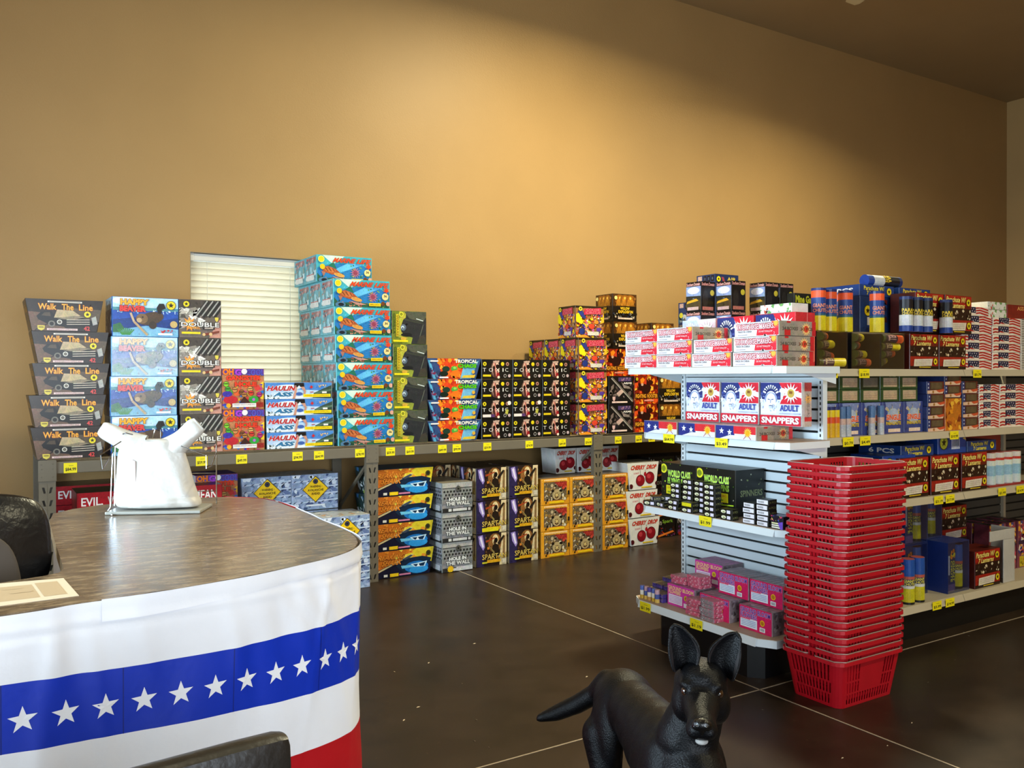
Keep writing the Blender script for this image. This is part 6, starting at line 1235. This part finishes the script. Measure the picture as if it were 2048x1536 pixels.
w1.tube([(.2, .1, .008), (.2, .1, .3)], .0028, 6).tube([(.2, .1, .21), (.21, -.02, .17), (.2, -.06, .165), (.2, -.06, .215), (.11, -.06, .25)], .0024, 6).tube([(-.03, .06, .27), (-.02, .06, .305), (.0, .06, .305), (.0, .06, .26)], .002, 6).tube([(-.075, -.03, .292), (-.09, -.06, .3), (-.1, -.055, .296)], .003, 6).tube([(-.04, -.03, .27), (-.02, -.05, .276)], .0028, 6)
w1.build('wire_frame', M['chrome'], rk)
# ------------------------------------------------------------------ chairs
oc = empty('office_chair', (-.075, 2.78, 0)); tag(oc, 'black leather office chair behind the counter at the left edge', 'chair')
def cush(w_, d_, h_, T, n=3, bul=.35):
    me = bmesh.new(); bmesh.ops.create_cube(me, size=1); bmesh.ops.subdivide_edges(me, edges=me.edges[:], cuts=5, use_grid_fill=True)
    for p in me.verts:
        c = p.co*2; k = (1-abs(c.x)**n*.5)*(1-abs(c.z)**n*.5); q = Vector((c.x*w_/2*(1-.12*abs(c.z)**4), c.y*d_/2*(bul+(1-bul)*k*(1-.3*abs(c.x)**6)), c.z*h_/2*(1-.16*abs(c.x)**4)))
        p.co = T @ q
    me.verts.index_update(); b = MB(); b.add([p.co.copy() for p in me.verts], [tuple(v_.index for v_ in f.verts) for f in me.faces]); me.free(); return b
CR = Matrix.Rotation(.2, 4, 'Z')
def chp(mb, name, m, par=None): o = mb.build(name, m, par or oc, True); md = o.modifiers.new('smooth', 'SUBSURF'); md.levels = 1; md.render_levels = 2; return o
chp(cush(.53, .19, .31, CR @ Matrix.Translation((0, .02, .925)) @ Matrix.Rotation(-.16, 4, 'X')), 'headrest', M['leather'])
chp(cush(.52, .15, .40, CR @ Matrix.Translation((0, -.02, .66)) @ Matrix.Rotation(-.12, 4, 'X')), 'backrest', M['leather'])
chp(cush(.40, .03, .56, CR @ Matrix.Translation((-.03, -.115, .72)) @ Matrix.Rotation(-.13, 4, 'X')), 'back_shell', M['taupe'])
chp(cush(.48, .46, .13, CR @ Matrix.Translation((0, .26, .45))), 'seat', M['leather'])
for s in (-1, 1):
    MB().tube([CR @ Vector((s*.235, .05, .46)), CR @ Vector((s*.245, .05, .62)), CR @ Vector((s*.245, .3, .64)), CR @ Vector((s*.235, .36, .46))], .018, 8).build('armrest', M['leather'], oc, True)
b = MB().tube([(0, 0, .06), (0, 0, .4)], .03, 10); b.v = [CR @ (p+Vector((0, .24, 0))) for p in b.v]; b.build('gas_column', M['kick'], oc, True)
for k in range(5):
    a = k*2*PI/5; c_ = CR @ Vector((0, .24, 0)); MB().tube([c_+Vector((.02*math.cos(a), .02*math.sin(a), .09)), c_+Vector((.25*math.cos(a), .25*math.sin(a), .06))], [.028, .016], 8).lathe([(.02, 0), (.026, .025), (.02, .05)], 10, Matrix.Translation(c_+Vector((.25*math.cos(a), .25*math.sin(a), .001)))).build('base_leg', M['kick'], oc, True)
fc = empty('guest_chair', (0, 0, 0)); tag(fc, 'dark vinyl chair back in the very foreground below the bunting', 'chair')
PR, PL = dep(592, 1478, 1.30), dep(330, 1585, 1.18); fc.location = ((PR.x+PL.x)/2, (PR.y+PL.y)/2, 0); fa = math.atan2(PR.y-PL.y, PR.x-PL.x); fc.rotation_euler = (0, 0, fa)
wF = math.hypot(PR.x-PL.x, PR.y-PL.y); zf = PR.z
def fcb(w_, d_, h_, T): return cush(w_, d_, h_, T, 6, .75)
xs_ = wF/2-.215
o = MB().cbox(xs_-.225, xs_+.215, -.03, .03, zf-.38, zf+.01, .022, Matrix.Translation((0, 0, 0)) @ Matrix.Rotation(-.03, 4, 'X')).build('backrest', M['black_vinyl'], fc, True); md = o.modifiers.new('r', 'SUBSURF'); md.levels = 0; md.render_levels = 1
MB().cbox(xs_-.21, xs_+.2, -.47, -.04, .42, .48, .02).build('seat', M['black_vinyl'], fc, True)
for sx in (-.19, .18):
    MB().tube([(xs_+sx, .0, zf-.3), (xs_+sx, -.01, .4), (xs_+sx, .03, .001)], .013, 8).build('leg', M['kick'], fc, True); MB().tube([(xs_+sx, -.42, .42), (xs_+sx, -.45, .001)], .013, 8).build('leg', M['kick'], fc, True)

# ------------------------------------------------------------------ the black dog
def blob(items, vox, name, m, par, smooth=6):
    bm = bmesh.new()
    for it in items:
        if it[0] == 'e':                                  # ellipsoid: centre, radii, rotation matrix
            _, c, r, Rm = it; g = bmesh.ops.create_icosphere(bm, subdivisions=3, radius=1)
            for p in g['verts']: p.co = c + Rm @ Vector((p.co.x*r[0], p.co.y*r[1], p.co.z*r[2]))
        else:                                             # chain of (point, radius)
            ch = it[1]
            for (a, ra), (b, rb) in zip(ch, ch[1:]):
                n = max(2, int((b-a).length/(min(ra, rb)*.45)))
                for k in range(n+1):
                    t = k/n; g = bmesh.ops.create_icosphere(bm, subdivisions=2, radius=ra+(rb-ra)*t); c = a+(b-a)*t
                    for p in g['verts']: p.co += c
    me = bpy.data.meshes.new('tmp'); bm.to_mesh(me); bm.free(); o = bpy.data.objects.new('tmp', me); COL.objects.link(o)
    r = o.modifiers.new('r', 'REMESH'); r.mode = 'VOXEL'; r.voxel_size = vox
    s = o.modifiers.new('s', 'SMOOTH'); s.factor = .5; s.iterations = smooth
    dg = bpy.context.evaluated_depsgraph_get(); me2 = bpy.data.meshes.new_from_object(o.evaluated_get(dg)); bpy.data.objects.remove(o)
    me2.materials.clear(); me2.materials.append(m); me2.polygons.foreach_set('use_smooth', [True]*len(me2.polygons)); me2.name = name
    return link(bpy.data.objects.new(name, me2), par)
# frame: D = the way the dog faces, W = its left side as the camera sees it on the right, Z up
rp, cp = dep(1250, 1400, 2.44), dep(1374, 1500, 1.99)
O_ = Vector((rp.x, rp.y, 0)); D = Vector((cp.x-rp.x, cp.y-rp.y, 0)); LEN = D.length; D.normalize(); Wv = Vector((-D.y, D.x, 0)); Zv = Vector((0, 0, 1))
def dp(f, s, z): return O_ + D*f + Wv*s + Zv*z
RB = Matrix((D, Wv, Zv)).transposed()
dog = empty('dog', O_); tag(dog, 'black short haired dog with large upright ears facing the camera', 'dog')
H0 = dep(1402, 1392, 1.86)                                  # between the eyes
hd = (dep(1404, 1446, 1.69)-H0); hf = (Vector((hd.x, hd.y, hd.z))).normalized(); hw = hf.cross(Zv).normalized(); hu = hw.cross(hf).normalized()
RH = Matrix((hf, hw, hu)).transposed()
def hp(f, s, u): return H0 + hf*f + hw*s + hu*u
I3 = Matrix.Identity(3)
L = LEN
items = [
 ('e', dp(.0, 0, .475), (.125, .088, .098), RB), ('e', dp(.12, 0, .49), (.16, .076, .082), RB), ('e', dp(.2, 0, .485), (.17, .080, .092), RB), ('e', dp(.28, 0, .475), (.17, .086, .11), RB), ('e', dp(.36, 0, .463), (.17, .093, .130), RB), ('e', dp(.44, 0, .455), (.15, .092, .140), RB), ('e', dp(L+.03, 0, .43), (.09, .08, .125), RB), ('e', dp(L-.06, 0, .535), (.1, .06, .06), RB),
 ('c', [(dp(L-.06, 0, .5), .085), (dp(L+.0, 0, .57), .074), (hp(-.12, 0, -.05), .060), (hp(-.07, 0, -.01), .056)]),
]
for s in (-1, 1):
    items += [('e', dp(.02, s*.062, .40), (.085, .042, .115), RB), ('c', [(dp(.01, s*.068, .40), .062), (dp(.05, s*.07, .31), .045), (dp(-.02, s*.068, .235), .030), (dp(-.065, s*.066, .17), .023), (dp(-.05, s*.066, .09), .019), (dp(-.035, s*.066, .03), .020)]), ('e', dp(-.01, s*.066, .018), (.042, .024, .018), RB),
              ('e', dp(L-.03, s*.066, .45), (.075, .038, .12), RB), ('c', [(dp(L+.0, s*.066, .42), .048), (dp(L-.01, s*.066, .30), .034), (dp(L+.0, s*.066, .20), .025), (dp(L+.005, s*.066, .07), .021), (dp(L+.01, s*.066, .03), .022)]), ('e', dp(L+.03, s*.066, .018), (.045, .026, .018), RB)]
tl = [dep(1215, 1362, 2.5), dep(1190, 1388, 2.53), dep(1155, 1408, 2.55), dep(1115, 1425, 2.56), dep(1080, 1436, 2.56)]
items.append(('c', [(dp(-.07, 0, .50), .045), (tl[0], .036), (tl[1], .031), (tl[2], .029), (tl[3], .025), (tl[4], .014)]))
# head: skull, brow, cheeks, tapering muzzle, jaw
items += [('e', hp(-.055, 0, .012), (.075, .060, .056), RH), ('e', hp(-.03, 0, .035), (.05, .046, .030), RH), ('e', hp(-.04, .033, -.025), (.05, .032, .045), RH), ('e', hp(-.04, -.033, -.025), (.05, .032, .045), RH),
          ('c', [(hp(-.02, 0, -.01), .047), (hp(.03, 0, -.016), .039), (hp(.085, 0, -.018), .031), (hp(.128, 0, -.019), .027)]), ('c', [(hp(-.01, 0, -.045), .034), (hp(.05, 0, -.046), .026), (hp(.108, 0, -.041), .020)]),
          ('e', hp(.12, .014, -.03), (.032, .019, .020), RH), ('e', hp(.12, -.014, -.03), (.032, .019, .020), RH), ('e', hp(.005, .03, .026), (.022, .018, .010), RH), ('e', hp(.005, -.03, .026), (.022, .018, .010), RH)]
bd = blob(items, .006, 'body', M['fur'], dog, 9); 
def rel_dog():
    for ch in list(dog.children):
        if ch.type == 'MESH' and not ch.get('done'): ch.data.transform(Matrix.Translation(-dog.location)); ch['done'] = 1
# ears: cupped shells
def ear(base, tip, side, wd, name):
    ax = tip-base; ln = ax.length; ax.normalize(); sd = (hw*1.0 - ax*ax.dot(hw)).normalized(); fr = sd.cross(ax).normalized()
    if fr.dot(hf) < 0: fr = -fr
    nV, nU = 14, 11; outs = []
    for th, nm, mm in ((0, 'ear', M['fur']), (.004, 'inner_ear', M['ear_in'])):
        V = []; F_ = []
        for i in range(nV+1):
            t = i/nV; half = wd*(1-t**4.5)**.55*(.86+.26*math.sin(PI*min(1, t*1.3)))*(1 if th == 0 else .82); 
            for j in range(nU+1):
                u = -1+2*j/nU; cup = (1-u*u)*(.030*(1-t)+.006); V.append(base+ax*(ln*t*(1 if th == 0 else .95))+sd*(half*u+side*.008*math.sin(PI*t))+fr*(-cup+.012*(1-t)+th))
        for i in range(nV):
            for j in range(nU): k = i*(nU+1)+j; F_.append((k, k+1, k+nU+2, k+nU+1))
        o = mesh_obj(nm, V, F_, mm, dog, True)
        if th == 0: md = o.modifiers.new('t', 'SOLIDIFY'); md.thickness = .007; md.offset = -1
        md = o.modifiers.new('s', 'SUBSURF'); md.levels = 1; md.render_levels = 1
ear(dep(1371, 1338, 1.895), dep(1347, 1246, 1.90), -1, .034, 'l'); ear(dep(1442, 1352, 1.90), dep(1475, 1262, 1.90), 1, .035, 'r')
# eyes, nose, mouth, chin
for q, nm in (((1373, 1382), 1), ((1436, 1387), 2)):
    P = dep(q[0], q[1], 1.846); c_ = P + (P-CAM).normalized()*.012
    bm = bmesh.new(); bmesh.ops.create_uvsphere(bm, u_segments=20, v_segments=14, radius=.0115); me = bpy.data.meshes.new('eye'); bm.to_mesh(me); bm.free(); me.transform(Matrix.Translation(c_)); me.materials.append(M['eye']); me.polygons.foreach_set('use_smooth', [True]*len(me.polygons)); e_ = link(bpy.data.objects.new('eye', me), dog)
    d_ = (CAM-c_).normalized(); bm = bmesh.new(); bmesh.ops.create_uvsphere(bm, u_segments=14, v_segments=10, radius=.0062); me = bpy.data.meshes.new('pupil'); bm.to_mesh(me); bm.free(); me.transform(Matrix.Translation(c_+hf*.0062)); me.materials.append(M['pupil']); link(bpy.data.objects.new('pupil', me), dog)
blob([('e', hp(.151, 0, -.010), (.014, .019, .013), RH), ('e', hp(.148, .011, -.014), (.012, .010, .010), RH), ('e', hp(.148, -.011, -.014), (.012, .010, .010), RH), ('e', hp(.148, 0, -.024), (.01, .005, .01), RH)], .003, 'nose', M['nose'], dog, 3)
for s in (-1, 1): blob([('e', hp(.159, s*.0085, -.011), (.006, .0045, .0036), RH), ('e', hp(.153, s*.014, -.013), (.006, .0045, .003), RH)], .0016, 'nostril', M['pupil'], dog, 2)
blob([('e', hp(.117, 0, -.055), (.012, .0135, .007), RH)], .003, 'chin_patch', M['white_fur'], dog, 2)
MB().tube([hp(.05, .026, -.036), hp(.08, .024, -.04), hp(.125, .018, -.044), hp(.138, .008, -.042), hp(.14, 0, -.04), hp(.138, -.008, -.042), hp(.125, -.018, -.044), hp(.08, -.024, -.04), hp(.05, -.026, -.036)], .0022, 5).build('mouth_line', M['fur'], dog, True)
rel_dog()
# crumbs and paper bits on the floor
R9 = random.Random(9); M['crumb'] = mat('pale_paper_crumb', '#b9a88e', rough=.7)
for i in range(26):
    a = R9.uniform(0, 1); P = at(R9.uniform(1480, 1990) if i % 2 else R9.uniform(740, 1300), R9.uniform(1250, 1520), 2, 0); r = R9.uniform(.002, .006); rz = R9.uniform(0, 3)
    o = MB().add([(-r*2, 0, .0005), (0, -r*.7, .0008), (r*2, r*.2, .0005), (0, r*.6, .0025)], [(0, 1, 2), (0, 3, 1), (1, 3, 2), (0, 2, 3)]).build('paper_scrap', M['crumb']); o.location = P; o.rotation_euler = (0, 0, rz)
    tag(o, 'tiny pale paper scrap on the dark floor', 'scrap', 'paper scraps on the floor')
